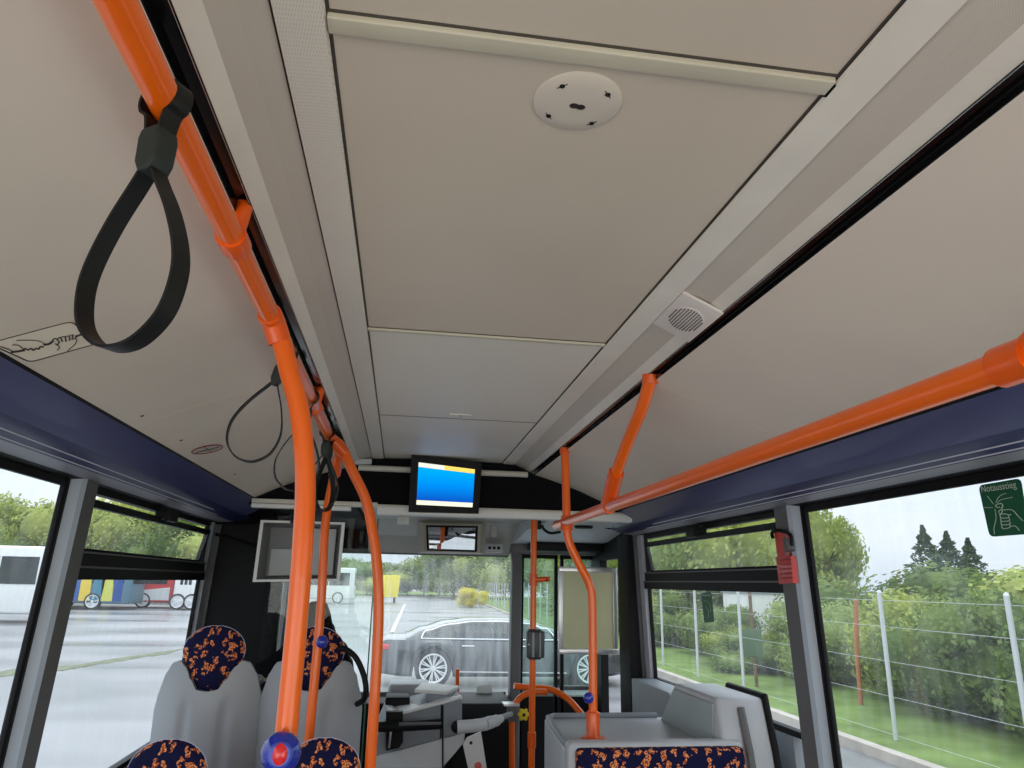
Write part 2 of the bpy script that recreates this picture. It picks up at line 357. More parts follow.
# centre panels of the ceiling
seams = [Y0, -.34, .635, 1.588, 2.492, 3.42]
for i in range(5):
    b = MB(); b.box((-.287, seams[i]+.003, ZC), (.287, seams[i+1]-.003, ZC+.012), CEIL if i < 3 else CEIL2)
    o = b.build('ceiling_panel', kind='structure')
for y, wd, hgt in ((-.34, .024, .008), (.637, .024, .008), (1.588, .014, .006)):
    b = MB(); b.box((-.285, y-wd/2, ZC-hgt), (.283, y+wd/2, ZC+.004), SEAM, .002); b.box((-.285, y-wd/2-.004, ZC-.001), (.285, y-wd/2, ZC+.003), SEAMD)
    if wd > .02: b.box((.283, y-.004, ZC-.006), (.289, y+wd/2+.004, ZC), BLACKM)
    st(b, 'trim_1')
b = MB(); b.box((-.287, 2.489, ZC-.0006), (.287, 2.495, ZC+.004), SEAMD); st(b, 'trim_2')
for sx in (-1, 1):
    s = lambda pr: [(sx*a, z) for a, z in pr]
    rib = RIB if sx < 0 else STRIP
    b = MB(); sweep(b, s([(.286, ZC-.002), (.288, ZC-.007), (.338, ZC-.009), (.340, ZC-.003)]), Y0, 3.42, rib, .01)
    sweep(b, s([(.282, ZC-.0005), (.2875, ZC-.0005)]), Y0, 3.42, SEAMD, .003)
    sweep(b, s([(.340, ZC-.003), (.3425, ZC-.001)]), Y0, 3.42, SEAMD, .003)
    st(b, 'trim_3')
    b = MB(); sweep(b, s([(.342, ZC-.004), (.372, ZC-.012), (.400, ZC-.024)]), Y0, 3.42, PERF, .01)
    sweep(b, s([(.400, ZC-.024), (.424, ZC-.043), (.425, ZC-.036)]), Y0, 3.42, STRIP, .01)
    st(b, 'trim_4')
    b = MB(); sweep(b, s([(.4255, ZC-.043), (.427, ZC-.03), (.442, ZC-.036), (.443, ZC-.055)]), Y0, 3.41, GAP, .004); st(b, 'trim_5')
    # sloping side panels of the ceiling, three sheets a side
    ys = [Y0, -.9, 1.86 if sx < 0 else 1.72, YB]
    prof = s([(.444, 2.290), (.50, 2.275), (.58, 2.250), (.67, 2.218), (.76, 2.180), (.853, 2.134)])
    for i in range(3):
        b = MB(); sweep(b, prof, ys[i]+.0012, ys[i+1]-.0012, SIDE, .006, True); b.build('ceiling_side_panel', kind='structure')
    b = MB(); sweep(b, [(x_, z_+.009) for x_, z_ in prof], Y0, YB, SEAMD, .004); st(b, 'trim_6')
    # blue cove with fine ridges over the windows
    e = YB+.02 if sx < 0 else YB+.05
    b = MB(); sweep(b, s([(.853, 2.137), (.857, 2.128)]), Y0, e, BLACK, .006)
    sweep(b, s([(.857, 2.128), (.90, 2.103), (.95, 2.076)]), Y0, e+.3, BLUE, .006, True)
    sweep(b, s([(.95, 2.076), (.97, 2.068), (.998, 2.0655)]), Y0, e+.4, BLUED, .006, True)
    sweep(b, s([(.998, 2.0655), (1.0, 2.0630), (1.003, 2.0650)]), Y0, 3.3, LINE, .003)
    sweep(b, s([(1.003, 2.0650), (1.032, 2.060)]), Y0, e+.45, BLUED, .005)
    sweep(b, s([(1.032, 2.060), (1.034, 2.0575), (1.037, 2.0595)]), Y0, 3.5, LINE, .003)
    sweep(b, s([(1.037, 2.0595), (1.050, 2.0585)]), Y0, e+.47, BLUED, .005)
    sweep(b, s([(1.050, 2.0585), (1.120, 2.0545)]), Y0, e+.5, LIP, .006)
    sweep(b, s([(1.120, 2.0545), (1.17, 2.049), (1.20, 2.049)]), Y0, e+.5, BLACK, .006)
    st(b, 'trim_7')

# ------------------------------------------------------------------ side walls with windows (leaning slightly in at the top)
def wx(z): return 1.165+(2.04-z)*.045
def slab(mb, y0, y1, z0, z1, m, sx, din=0.0, th=.03, bev=0):
    """wall slab between heights, its inner face din inside the glass plane"""
    a0 = wx(z0)-din; a1 = wx(z1)-din
    f = [(sx*a0, y0, z0), (sx*a0, y1, z0), (sx*a1, y1, z1), (sx*a1, y0, z1)]
    g = [(sx*(a0+th), y0, z0), (sx*(a0+th), y1, z0), (sx*(a1+th), y1, z1), (sx*(a1+th), y0, z1)]
    return mb.hull((f, g), m)
for sx, side in ((-1, 'left'), (1, 'right')):
    sill2 = 1.08 if sx < 0 else 1.315
    b = MB(); slab(b, Y0, 2.48, 0, .95, GREY, sx, .02, .06); slab(b, 2.48, 3.90, 0, sill2-.02, GREY, sx, .02, .06)
    slab(b, Y0, YF, 2.05, 2.2, BLACK, sx, .0, .05)
    if sx < 0: slab(b, 3.90, YF, 0, 1.10, BLACK, sx, .02, .06)
    st(b, 'wall_'+side)
    nwin = 1 if sx < 0 else 3
    # big rear window panes (three along the bus) and the hopper window
    k = 0
    for (a, c, z0) in ((-3.9, -1.9, .95), (-1.7, 2.255, .95)):
        b = MB()
        fr = .022
        slab(b, a, c, z0, z0+fr, BLACK, sx, .010, .012); slab(b, a, c, 2.028, 2.05, BLACK, sx, .010, .012)
        slab(b, a, a+fr, z0, 2.05, BLACK, sx, .010, .012); slab(b, c-.018, c, z0, 2.05, BLACK, sx, .010, .012)
        f = st(b, 'window_%d' % (nwin+k)); k += 1
        g = MB(); slab(g, a+.01, c-.01, z0+.01, 2.04, GLASS, sx, .002, .004); g.build('pane', f)
    # pillars
    for y0, y1 in ((-1.9, -1.7),):
        b = MB(); slab(b, y0, y1, 0, 2.056, PILL, sx, .05, .1); st(b, 'trim_8')
    b = MB(); z0, z1 = 0.0, 2.056
    for (ya, yb, da, db, mm) in ((2.262, 2.272, .004, .040, PILL2), (2.272, 2.284, .040, .050, PILL2), (2.284, 2.372, .050, .048, PILL)):
        f = []; g = []
        f = [(sx*(wx(z0)-da), ya, z0), (sx*(wx(z0)-db), yb, z0), (sx*(wx(z1)-db), yb, z1), (sx*(wx(z1)-da), ya, z1)]
        g = [(sx*(wx(z0)+.003), ya, z0), (sx*(wx(z0)+.003), yb, z0), (sx*(wx(z1)+.003), yb, z1), (sx*(wx(z1)+.003), ya, z1)]
        b.hull((f, g), mm)
    slab(b, 2.250, 2.264, .95, 2.05, BLACK, sx, .012, .014)
    st(b, 'trim_9')
    # hopper window: fixed lower pane, upper flap tilted open
    ya, yb = 2.37, 3.885
    b = MB(); slab(b, ya, yb, sill2-.02, sill2, BLACK, sx, .014, .03); slab(b, ya, yb, 2.030, 2.05, BLACK, sx, .014, .03)
    slab(b, ya, ya+.012, sill2, 2.05, BLACK, sx, .008, .012); slab(b, yb-.02, yb, sill2, 2.05, BLACK, sx, .012, .014)
    slab(b, ya, yb, 1.765, 1.800, BLACK, sx, .030, .032); slab(b, ya, yb, 1.800, 1.806, PILL, sx, .036, .02); slab(b, ya, yb, 1.806, 1.845, BLACK, sx, .022, .026); slab(b, ya, yb, 1.845, 1.850, PILL, sx, .03, .02)
    f = st(b, 'window_%d' % (nwin+5))
    g = MB(); slab(g, ya, yb, sill2, 1.78, GLASS, sx, .0, .004); g.build('pane', f)
    fl = MB(); T = .028   # flap leans into the bus at its top
    def fz(z): return .0+T*(z-1.85)/.17
    def fslab(mb, y0, y1, z0, z1, m, th=.02):
        a0 = wx(z0)-fz(z0)-.006; a1 = wx(z1)-fz(z1)-.006
        mb.hull(([(sx*a0, y0, z0), (sx*a0, y1, z0), (sx*a1, y1, z1), (sx*a1, y0, z1)], [(sx*(a0+th), y0, z0), (sx*(a0+th), y1, z0), (sx*(a1+th), y1, z1), (sx*(a1+th), y0, z1)]), m)
    fslab(fl, ya+.03, yb-.05, 1.985, 2.008, BLACK); fslab(fl, ya+.03, ya+.05, 1.85, 2.008, BLACK); fslab(fl, yb-.07, yb-.05, 1.85, 2.008, BLACK); fslab(fl, ya+.03, yb-.05, 1.85, 1.86, BLACK)
    fo = fl.build('window_flap', f)
    pg = MB(); fslab(pg, ya+.04, yb-.06, 1.856, 1.99, GLASS, .004); pg.build('pane', fo)
    lt = MB(); lt.box((sx*1.10-.012, 3.02, 1.992), (sx*1.10+.012, 3.12, 2.040), BLACK, .004); lt.box((sx*1.125-.03, 3.04, 2.0), (sx*1.125+.03, 3.10, 2.035), BLACK, .003); lt.build('latch', f)
    # narrow pillar ahead of the hopper window
    b = MB()
    slab(b, 3.885, 3.955, 0 if sx < 0 else 1.30, 2.056, GREYL if sx > 0 else GREY, sx, .03, .033); slab(b, 3.955, 3.995, 0, 2.056, PILL, sx, .05, .053)
    st(b, 'trim_10')
# right wall ahead: front sill block, black door post
b = MB(); b.prism([(3.30, .0), (3.30, 1.30), (3.35, 1.315), (3.88, 1.31), (3.88, 0)], 'X', 1.06, 1.2, GREY, .004); st(b, 'baseboard_right')
b = MB(); b.box((1.15, 4.17, 1.94), (1.2, 5.08, 2.2), BLACK); b.box((1.15, 4.8, 0), (1.2, 5.08, 1.94), BLACK); b.build('trim_25', kind='structure')
b = MB(); b.box((1.085, 3.97, 0), (1.2, 4.17, 2.06), BLACK, .006); st(b, 'trim_11')
# rear wall with a window opening
b = MB(); b.box((-1.24, Y0-.05, 0), (1.24, Y0, .9), GREY); b.box((-1.24, Y0-.05, 1.8), (1.24, Y0, 2.45), GREY)
b.box((-1.24, Y0-.05, .9), (-1.0, Y0, 1.8), GREY); b.box((1.0, Y0-.05, .9), (1.24, Y0, 1.8), GREY); st(b, 'wall_back')

# ------------------------------------------------------------------ cab bulkhead
b = MB()
top = [(-.855, 2.135), (-.76, 2.182), (-.67, 2.220), (-.58, 2.252), (-.444, 2.292), (-.34, 2.338), (0, 2.347), (.34, 2.338), (.444, 2.292), (.58, 2.252), (.67, 2.220), (.76, 2.182), (.855, 2.135)]
b.prism([(-.86, 2.11)]+top+[(.86, 2.11)], 'Y', YB, YB+.03, BLACKM); st(b, 'wall_front')
# blue cove ends: black triangular closing panels
b = MB()
b.prism([(-1.2, 2.045), (-1.2, 2.2), (-.855, 2.2), (-.855, 2.10), (-.95, 2.05)], 'Y', YB+.52, YB+.55, BLACKM)
b.prism([(1.2, 2.045), (1.2, 2.2), (.855, 2.2), (.855, 2.13), (.95, 2.09)], 'Y', YB+.54, YB+.57, BLACKM); st(b, 'trim_12')
b = MB(); b.box((-.86, YB-.03, 2.108), (-.30, YB+.03, 2.128), CREAM, .003); b.box((-.86, YB-.03, 2.088), (-.42, YB+.02, 2.106), WHITE, .003)
b.box((-.30, YB-.035, 2.076), (.92, YB+.03, 2.112), WHITE, .004); b.box((-.30, YB-.03, 2.112), (.92, YB+.03, 2.120), CREAM, .002)
b.build('trim_13', kind='structure')
b = MB(); b.tube([(-.40, YB-.015, 2.288), (.405, YB-.015, 2.288)], .014, CREAM, smooth=False); st(b, 'trim_14')
b = MB(); b.prism([(-.50, 2.318), (-.34, 2.330), (-.34, 2.306), (-.40, 2.300), (-.50, 2.308)], 'Y', YB-.04, YB-.005, GREYL, .003); st(b, 'trim_15')
# cab ceiling and front header
b = MB(); b.prism([(YB+.03, 2.135), (4.55, 2.15), (4.85, 2.07), (5.02, 1.965), (5.08, 1.965), (5.08, 2.3), (YB+.03, 2.3)], 'X', -.40, .56, FRONT); st(b, 'trim_16')
b = MB(); b.prism([(YB+.03, 2.11), (4.95, 2.11), (5.0, 1.985), (5.08, 1.985), (5.08, 2.3), (YB+.03, 2.3)], 'X', -1.2, -.40, BLACKM); st(b, 'trim_17')
b = MB(); b.prism([(YB+.03, 2.09), (4.3, 2.09), (4.6, 2.05), (4.95, 2.04), (4.95, 2.3), (YB+.03, 2.3)], 'X', .56, 1.2, GREYL, 0); st(b, 'trim_18')
b = MB(); b.box((.56, 4.90, 1.975), (1.2, 5.04, 2.06), PILL, .01); b.box((.66, 4.7, 1.99), (1.15, 4.85, 2.045), BLACK, .01); st(b, 'trim_19')
# shallow black recess lamp in the door header
b = MB(); b.lathe([(.0, 0), (.045, 0), (.05, .006), (.05, .012)], (.80, 3.85, 2.076), (0, 0, 1), BLACK); b.build('trim_20', kind='structure')

# windscreen, front post, door leaves
b = MB(); b.box((-1.2, 5.0, .0), (1.2, 5.08, 1.06), BLACK); st(b, 'wall_front_lower')
b = MB(); b.box((-1.2, 5.03, 1.06), (-1.08, 5.10, 2.05), BLACK, .01)
b.box((-1.08, 5.03, 1.955), (.56, 5.08, 1.985), PILL); b.box((-1.08, 5.03, 1.05), (.56, 5.08, 1.085), PILL)
ws = st(b, 'window_20'); g = MB(); g.box((-1.08, 5.05, 1.06), (.58, 5.056, 1.98), GLASSF); g.build('pane', ws)
b = MB(); b.box((.575, 4.94, 0), (.645, 5.04, 2.02), PILL, .012); st(b, 'trim_21')
b = MB(); b.tube([(-.86, 4.6, 1.1), (-.865, 4.75, 1.5), (-.87, 4.85, 2.05)], .03, PILL, 8); st(b, 'trim_22')
for i, (x0, x1) in enumerate(((.645, .905), (.925, 1.17))):
    b = MB(); t = .022
    b.box((x0, 5.0, .0), (x0+t, 5.035, 1.98), BLACK, .004); b.box((x1-t, 5.0, 0), (x1, 5.035, 1.98), BLACK, .004)
    b.box((x0, 5.0, 1.95), (x1, 5.035, 1.98), BLACK, .004); b.box((x0, 5.0, 1.10), (x1, 5.035, 1.125), PILL, .004) ; b.box((x0, 5.0, 0), (x1, 5.035, .06), BLACK, .004)
    if i == 0: b.box((x0+t, 5.012, .06), (x1-t, 5.024, 1.10), mat('door_panel_grey', (.20, .27, .27), .5))
    d = st(b, 'door_%d' % (i+1)); g = MB(); g.box((x0+t, 5.015, .06 if i else 1.12), (x1-t, 5.021, 1.96), GLASSD); g.build('pane', d)
# black partition left behind the driver, with clear glass
b = MB()
pc = [at(213, 521, Y=3.93), at(278, 521, Y=3.93), at(262, 650, Y=3.93), at(200, 650, Y=3.93)]
b.box((-1.2, 3.97, .0), (-.86, 4.0, 2.12), BLACK); b.box((-.86, 3.96, 0), (-.78, 4.01, 2.12), BLACK, .006); st(b, 'wall_partition')
b = MB(); b.tube([(-1.15, 3.945, 2.0), (-.90, 3.945, 1.93)], .008, BLACK); st(b, 'trim_23')
b = MB(); b.box((-.78, 3.62, 1.45), (-.30, 3.626, 2.075), GLASSC); b.box((-.304, 3.615, .3), (-.298, 3.631, 2.075), mat('glass_edge_green', (.05, .16, .10), .2)); st(b, 'trim_24')

# ------------------------------------------------------------------ fixtures on the ceiling
def vent_cover():
    c = Vector((.003, .72, ZC)); b = MB()
    PL = mat('round_cover_plastic', (.66, .59, .50), .5)
    b.lathe([(.054, 0), (.0535, .002), (.049, .0045), (.030, .0055), (.0001, .006)], c, (0, 0, -1), PL, 48)
    t = thing('round_cover', (c.x, c.y, c.z), 'round white plastic cover screwed to the centre ceiling panel', 'ceiling cover')
    b.build('cover_plate', t)
    for a in (50, 140, 230, 320):
        s = MB(); q = c+Vector((cos(a*pi/180)*.040, sin(a*pi/180)*.040, -.005))
        s.lathe([(.0035, 0), (.003, .001), (.0015, .001), (.0012, -.0005)], q, (0, 0, -1), BLACK, 12)
        d = Vector((-sin(a*pi/180), cos(a*pi/180), 0)); s.tube([q-d*.007, q+d*.007], .0007, INK, 6, False)
        s.build('screw', t)
    h = MB(); h.ball((c.x-.004, c.y, c.z-.0062), .006, INK, (1, .8, .2)); h.ball((c.x+.004, c.y+.001, c.z-.0062), .006, INK, (1, .8, .2)); h.build('centre_hole', t)
vent_cover()
SPK = mat('speaker_plastic', (.78, .72, .67), .5)
def speaker():
    t = thing('ceiling_speaker', (.385, 1.26, 2.31), 'square pale loudspeaker grille beside the black channel on the right', 'speaker')
    M = Matrix.Translation((.383, 1.322, 2.3205)) @ Matrix.Rotation(.44, 4, 'Y')
    b = MB(); b.box((-.0455, -.088, -.003), (.0455, .088, .003), SPK, .0015, M); b.build('housing', t)
    g = MB(); g.lathe([(.036, 0), (.036, .002), (.034, .003), (.0001, .0035)], (0, 0, -.0022), (0, 0, -1), SPK, 32); g2 = MB(); g2.add([M @ Vector((v[0], v[1]*1.5, v[2])) for v in g.v], g.f, SPK, True); gr = g2.build('grille', t)
    sl = MB()
    for i in range(-5, 6):
        r = sqrt(max(0, .034**2-(i*.006)**2)); n = int(r*3/.008)
        for k in range(n):
            y = (-r+(k+.5)*2*r/n)*1.5; sl.box((i*.006-.0013, y-.0024, -.0062), (i*.006+.0013, y+.0024, -.0050), INK, 0, M)
    sl.build('slots', gr)
speaker()
b = MB(); b.lathe([(.016, 0), (.015, .003), (.0001, .004)], (.0, 0, 0), (0, 0, -1), CEIL2, 24)
Mx = Matrix.Translation((.0, 2.425, ZC)) @ Matrix.Diagonal((2.6, .7, 1, 1)); o = b.build('oval_cap', origin=(0, 2.425, ZC), M=Mx)
hb = MB(); hb.ball((.0, 2.425, ZC-.0045), .004, INK, (1, 1, .3)); hb.build('centre_hole', o)
tag(o, 'small oval cap with a dark centre at the farthest ceiling seam', 'ceiling cap')

# sticker with grab-hand drawing on the left sloping panel
def on_panel(px, py, lift=.0012):
    p0 = Vector((-.67, 0, 2.218)); # intersect the curved profile piecewise
    prof = [(-.444, 2.290), (-.50, 2.275), (-.58, 2.250), (-.67, 2.218), (-.76, 2.180), (-.853, 2.134), (-.95, 2.08)]
    for (a, za), (c, zc) in zip(prof[:-1], prof[1:]):
        n = Vector((zc-za, 0, a-c)).normalized()
        if n.z > 0: n = -n
        q = atp(px, py, (a, 0, za), n)
        if c <= q.x <= a: return q+n*lift, n
    return q+n*lift, n
def outline_plate(pts, m, lift=.001, th=.001):
    P = [on_panel(x, y, lift) for x, y in pts]
    a = [p for p, n in P]; c = [p-n*th for p, n in P]
    return a, c
def rounded(c4, k=.18, n=4):
    out = []
    for i in range(4):
        p = Vector((*c4[i], 0)); a = Vector((*c4[i-1], 0)); d = Vector((*c4[(i+1) % 4], 0))
        u = p.lerp(a, k); v = p.lerp(d, k*.8)
        for j in range(n+1):
            t = j/n; q = u*(1-t)**2+p*2*t*(1-t)+v*t*t; out.append((q.x, q.y))
    return out
rc = rounded([(70.5, 320.5), (99.5, 342), (30, 361.5), (-12, 342.5)], .12)
a, c = outline_plate(rc, STICK)
b = MB(); b.hull((a, c), STICK); stk = b.build('handhold_sticker')
tag(stk, 'cream sticker with a line drawing of a gripping hand on left ceiling slope', 'sticker')
b = MB(); rr = [on_panel(x, y, .0016)[0] for x, y in rc]; b.tube(rr, .0010, INK, 6, False, True); b.build('border', stk)
o8 = lambda pts: [(x/8, 310+y/8) for x, y in pts]
b = MB()
for st_, r in (([(0, 285), (60, 305), (110, 330)], .0009), ([(85, 328), (140, 322), (195, 312)], .0022), ([(195, 312), (170, 295), (145, 275), (95, 272)], .0008),
              ([(130, 235), (250, 235), (320, 245), (350, 262)], .0008), ([(195, 300), (225, 312), (245, 300), (265, 315), (285, 300), (310, 305), (320, 285), (345, 290)], .0013),
              ([(345, 270), (390, 262), (420, 240)], .0022), ([(415, 240), (430, 222), (450, 225), (470, 250), (455, 270), (440, 262)], .0012), ([(455, 225), (480, 212), (495, 245)], .0012), ([(480, 212), (515, 205), (525, 245)], .0012),
              ([(515, 205), (550, 200), (555, 235)], .0012), ([(550, 200), (580, 190), (575, 225), (600, 215), (615, 205)], .0012), ([(600, 202), (640, 190), (672, 183)], .0022),
              ([(600, 220), (612, 240), (590, 275), (560, 300), (535, 325)], .0009), ([(440, 262), (470, 285), (470, 300), (455, 315)], .0009)):
    b.tube([on_panel(x, y, .0018)[0] for x, y in o8(st_)], r, INK, 6)
b.build('hand_drawing', stk)
# small red-rimmed oval sticker further forward
def oval(cx, cy, ax, ay, sk, n=28): return [(cx+ax*cos(2*pi*k/n), cy+ay*sin(2*pi*k/n)+sk*cos(2*pi*k/n)) for k in range(n)]
oc = oval(207, 449, 15.5, 3.6, -2.6)
a, c = outline_plate(oc, STICK); b = MB(); b.hull((a, c), mat('sticker_grey', (.5, .46, .42), .5)); os_ = b.build('prohibition_sticker')
tag(os_, 'oval sticker with a dark red ring on left ceiling slope, beyond second strap', 'sticker')
b = MB(); b.tube([on_panel(x, y, .0018)[0] for x, y in oc], .0017, INKR, 6, False, True)
b.tube([on_panel(196, 452, .002)[0], on_panel(219, 446.5, .002)[0]], .0012, INK, 6, False); b.tube([on_panel(203, 446, .002)[0], on_panel(211, 451, .002)[0]], .0010, INK, 6, False); b.build('ring', os_)
for i, (x, y) in enumerate(((142, 415.5), (181, 440), (235, 474), (265, 494))):
    p, n = on_panel(x, y, .001); b = MB(); b.lathe([(.0045, 0), (.004, .001), (.0001, .0016)], p, n, INK, 10)
    tag(b.build('screw_cap'), 'small dark screw cap on left ceiling slope, %s' % ('nearest the hand sticker', 'just before the oval sticker', 'past the oval sticker below second strap', 'last one before the black cab header')[i], 'screw cap', 'screw caps on the left ceiling slope')

# ------------------------------------------------------------------ grab rails and poles
R = .0175
RX, RZ = -.442, 2.247
b = MB(); t = thing('ceiling_handrail', (RX, 1.0, RZ), 'long orange ceiling handrail on the left carrying the loop straps', 'handrail')
b.tube([(RX, -3.8, RZ), (RX, 2.5, RZ)], R, ORANGE, 20, False); b.build('rail', t)
for y in (-2.2, -.2, .98, 2.02):
    m_ = MB(); m_.lathe([(.021, -.022), (.022, -.018), (.022, .018), (.021, .022)], (RX, y, RZ), (0, 1, 0), ORANGE2, 20)
    m_.tube([(RX, y, RZ), (-.435, y, 2.29), (-.433, y, 2.308)], .012, ORANGE2, 12); m_.build('bracket', t)
# big pole near
t = thing('grab_pole', (-.355, 1.31, 0), 'thick orange pole nearest the camera bending up to left handrail', 'grab pole')
p1 = [(RX+.004, 1.30, 2.247), (-.428, 1.31, 2.225), (-.402, 1.31, 2.15), (-.375, 1.31, 2.07), (-.355, 1.31, 1.96), (-.348, 1.31, 1.85), (-.345, 1.31, 1.7), (-.345, 1.31, 1.4), (-.345, 1.31, .8), (-.345, 1.31, .02)]
b = MB(); b.tube(p1, R*1.03, ORANGE, 20); b.build('pole', t)
b = MB(); b.lathe([(.020, -.03), (.0225, -.026), (.0225, .026), (.020, .03)], (RX, 1.30, RZ), (0, 1, 0), ORANGE2, 20); b.tube([(RX, 1.30, RZ), (-.425, 1.31, 2.205)], .021, ORANGE2, 16, False); b.build('joint', t)
b = MB(); b.lathe([(.04, 0), (.04, .006), (.024, .012), (.022, .03)], (-.345, 1.31, 0), (0, 0, 1), ORANGE2, 24); b.build('base_flange', t)
def stop_button(c, r, label, group=None, ball=False, face=True):
    t = thing('stop_button', c, label, 'stop button', group)
    c = Vector(c); b = MB(); b.ball(c, r, BTNB, (1, .9, 1.02)); b.build('housing', t)
    d = (CAM-c); d.z *= .5; d.x *= .6; d.normalize()
    if face:
        q = MB(); q.lathe([(r*.62, 0), (r*.6, .004), (r*.5, .007)], c+d*r*.80, d, mat('button_rim', (.06, .09, .5), .3), 24); q.build('rim', t)
        q = MB(); q.ball(c+d*r*.86, r*.42, BTNR, (1, .8, 1.35)); q.build('push_button', t)
    return t
stop_button(tuple(at(281, 753, Y=1.272)), .031, 'blue stop button with red centre at the foot of the thick near pole')
# second thin pole
t = thing('grab_pole', (-.452, 2.75, .28), 'thin straight orange pole between the near thick pole and the bent one', 'grab pole')
b = MB(); b.tube([(-.444, 2.75, 2.178), (-.462, 2.75, 1.98), (-.452, 2.75, 1.67), (-.453, 2.75, 1.25), (-.453, 2.75, .285)], R*.92, ORANGE, 16); b.build('pole', t)
b = MB(); b.tube([(-.444, 2.75, 2.178), (-.43, 2.66, 2.235), (RX, 2.50, RZ)], R, ORANGE2, 16); b.lathe([(.022, -.02), (.024, 0), (.022, .02)], (-.444, 2.75, 2.178), (.1, -.7, 1), ORANGE2, 16); b.build('elbow', t)
stop_button(tuple(at(322, 642, Y=2.725)), .021, 'small blue stop button on the thin pole above the seat backs', face=False)
# third, bending right
t = thing('grab_pole', (-.235, 2.5, 0), 'orange pole beyond the straps bowing to the right before the windscreen', 'grab pole')
b = MB(); b.tube([(-.438, 2.47, 2.247), (-.405, 2.5, 2.225), (-.365, 2.5, 2.15), (-.308, 2.5, 2.045), (-.278, 2.5, 1.94), (-.258, 2.5, 1.846), (-.243, 2.5, 1.72), (-.236, 2.5, 1.56), (-.234, 2.5, 1.2), (-.234, 2.5, .02)], R, ORANGE, 16); b.build('pole', t)
b = MB(); b.lathe([(.020, -.028), (.0225, -.024), (.0225, .024), (.020, .028)], (RX, 2.47, RZ), (0, 1, 0), ORANGE2, 20); b.tube([(RX, 2.47, RZ), (-.395, 2.5, 2.205)], .0215, ORANGE2, 16, False); b.build('joint', t)
b = MB(); b.lathe([(.04, 0), (.04, .006), (.024, .012), (.022, .03)], (-.234, 2.5, 0), (0, 0, 1), ORANGE2, 24); b.build('base_flange', t)
# centre pole by the door
t = thing('grab_pole', (.515, 3.8, 0), 'thin orange pole in the doorway carrying the dark ticket validator', 'grab pole')
b = MB(); b.tube([(.515, 3.8, .02), (.515, 3.8, 2.14)], R*.93, ORANGE, 16, False); b.build('pole', t)
b = MB(); b.box((.535, 3.785, 2.06), (.552, 3.815, 2.14), BLACK, .003); b.build('top_clamp', t)
b = MB(); b.tube([(.515, 3.79, 1.80), (.60, 3.79, 1.805)], .013, ORANGE2, 12, False); b.lathe([(.023, -.03), (.023, .03)], (.515, 3.8, 1.80), (0, 0, 1), ORANGE2, 16); b.ball((.583, 3.776, 1.80), .006, INK, (1, .5, 1)); b.build('side_clamp', t)
b = MB(); b.lathe([(.021, -.02), (.021, .05)], (.515, 3.8, 1.02), (0, 0, 1), ORANGE2, 16); b.build('sleeve', t)
t = thing('ticket_validator', (.525, 3.79, 1.42), 'small dark ticket validator box clamped to the doorway pole', 'ticket validator')
VG = mat('validator_dark_grey', (.05, .055, .055), .4)
b = MB(); b.box((.476, 3.74, 1.420), (.566, 3.79, 1.548), VG, .008); b.box((.488, 3.765, 1.41), (.555, 3.83, 1.555), VG, .008); b.build('body', t)
b = MB(); b.box((.500, 3.737, 1.425), (.512, 3.742, 1.543), GREY, .001); b.box((.538, 3.737, 1.425), (.546, 3.742, 1.543), GREY, .001); b.build('ribs', t)
b = MB(); b.ball((.484, 3.74, 1.485), .005, ALU, (1, .6, 1)); b.build('screw', t)
# hoop rails in front of the door
hp = lambda x, y, Y=4.2: at(x, y, Y=Y)
t = thing('hoop_rail', (.47, 4.2, 0), 'orange hoop rail arching from the cab door edge toward the desk', 'hoop rail')
b = MB(); b.tube([(hp(512, 768).x, 4.2, 0), (hp(512, 768).x, 4.2, .5), hp(512, 768), hp(512, 720), hp(514.5, 706), hp(521, 697), hp(532, 692.5), hp(547, 692)], R*.95, ORANGE, 16)
b.build('inner_tube', t)
b = MB(); b.tube([hp(514, 686, 4.3), hp(530, 687.5, 4.3), hp(546, 688.5, 4.28), hp(558, 692.5, 4.25), hp(569, 700, 4.2), hp(579, 711, 4.15), hp(587, 722, 4.1), hp(596, 742, 4.05)], R*.98, ORANGE, 16); b.build('outer_tube', t)
b = MB(); q = hp(512, 713, 4.18); b.box((q.x-.022, 4.15, q.z-.04), (q.x+.03, 4.23, q.z+.04), PILL, .004); b.box((q.x-.05, 4.14, q.z+.038), (q.x+.035, 4.24, q.z+.050), ALU, .002); b.build('clamp', t)
q = hp(523.5, 714.5, 4.13); t2 = thing('star_knob', tuple(q), 'yellow star-shaped knob beside the grey clamp on the hoop rail', 'knob')
b = MB()
b.lathe([(.024, -.01), (.026, 0), (.022, .012), (.006, .014)], q, (0, -1, 0), YELLOW, 24)
for k in range(6): b.ball((q.x+.024*cos(k*pi/3), q.y, q.z+.024*sin(k*pi/3)), .010, YELLOW, (1, 1, 1))
b.build('grip', t2); b = MB(); b.lathe([(.009, 0), (.008, .003), (.0001, .003)], q+Vector((0, -.014, 0)), (0, -1, 0), INK, 16); b.build('hub', t2)

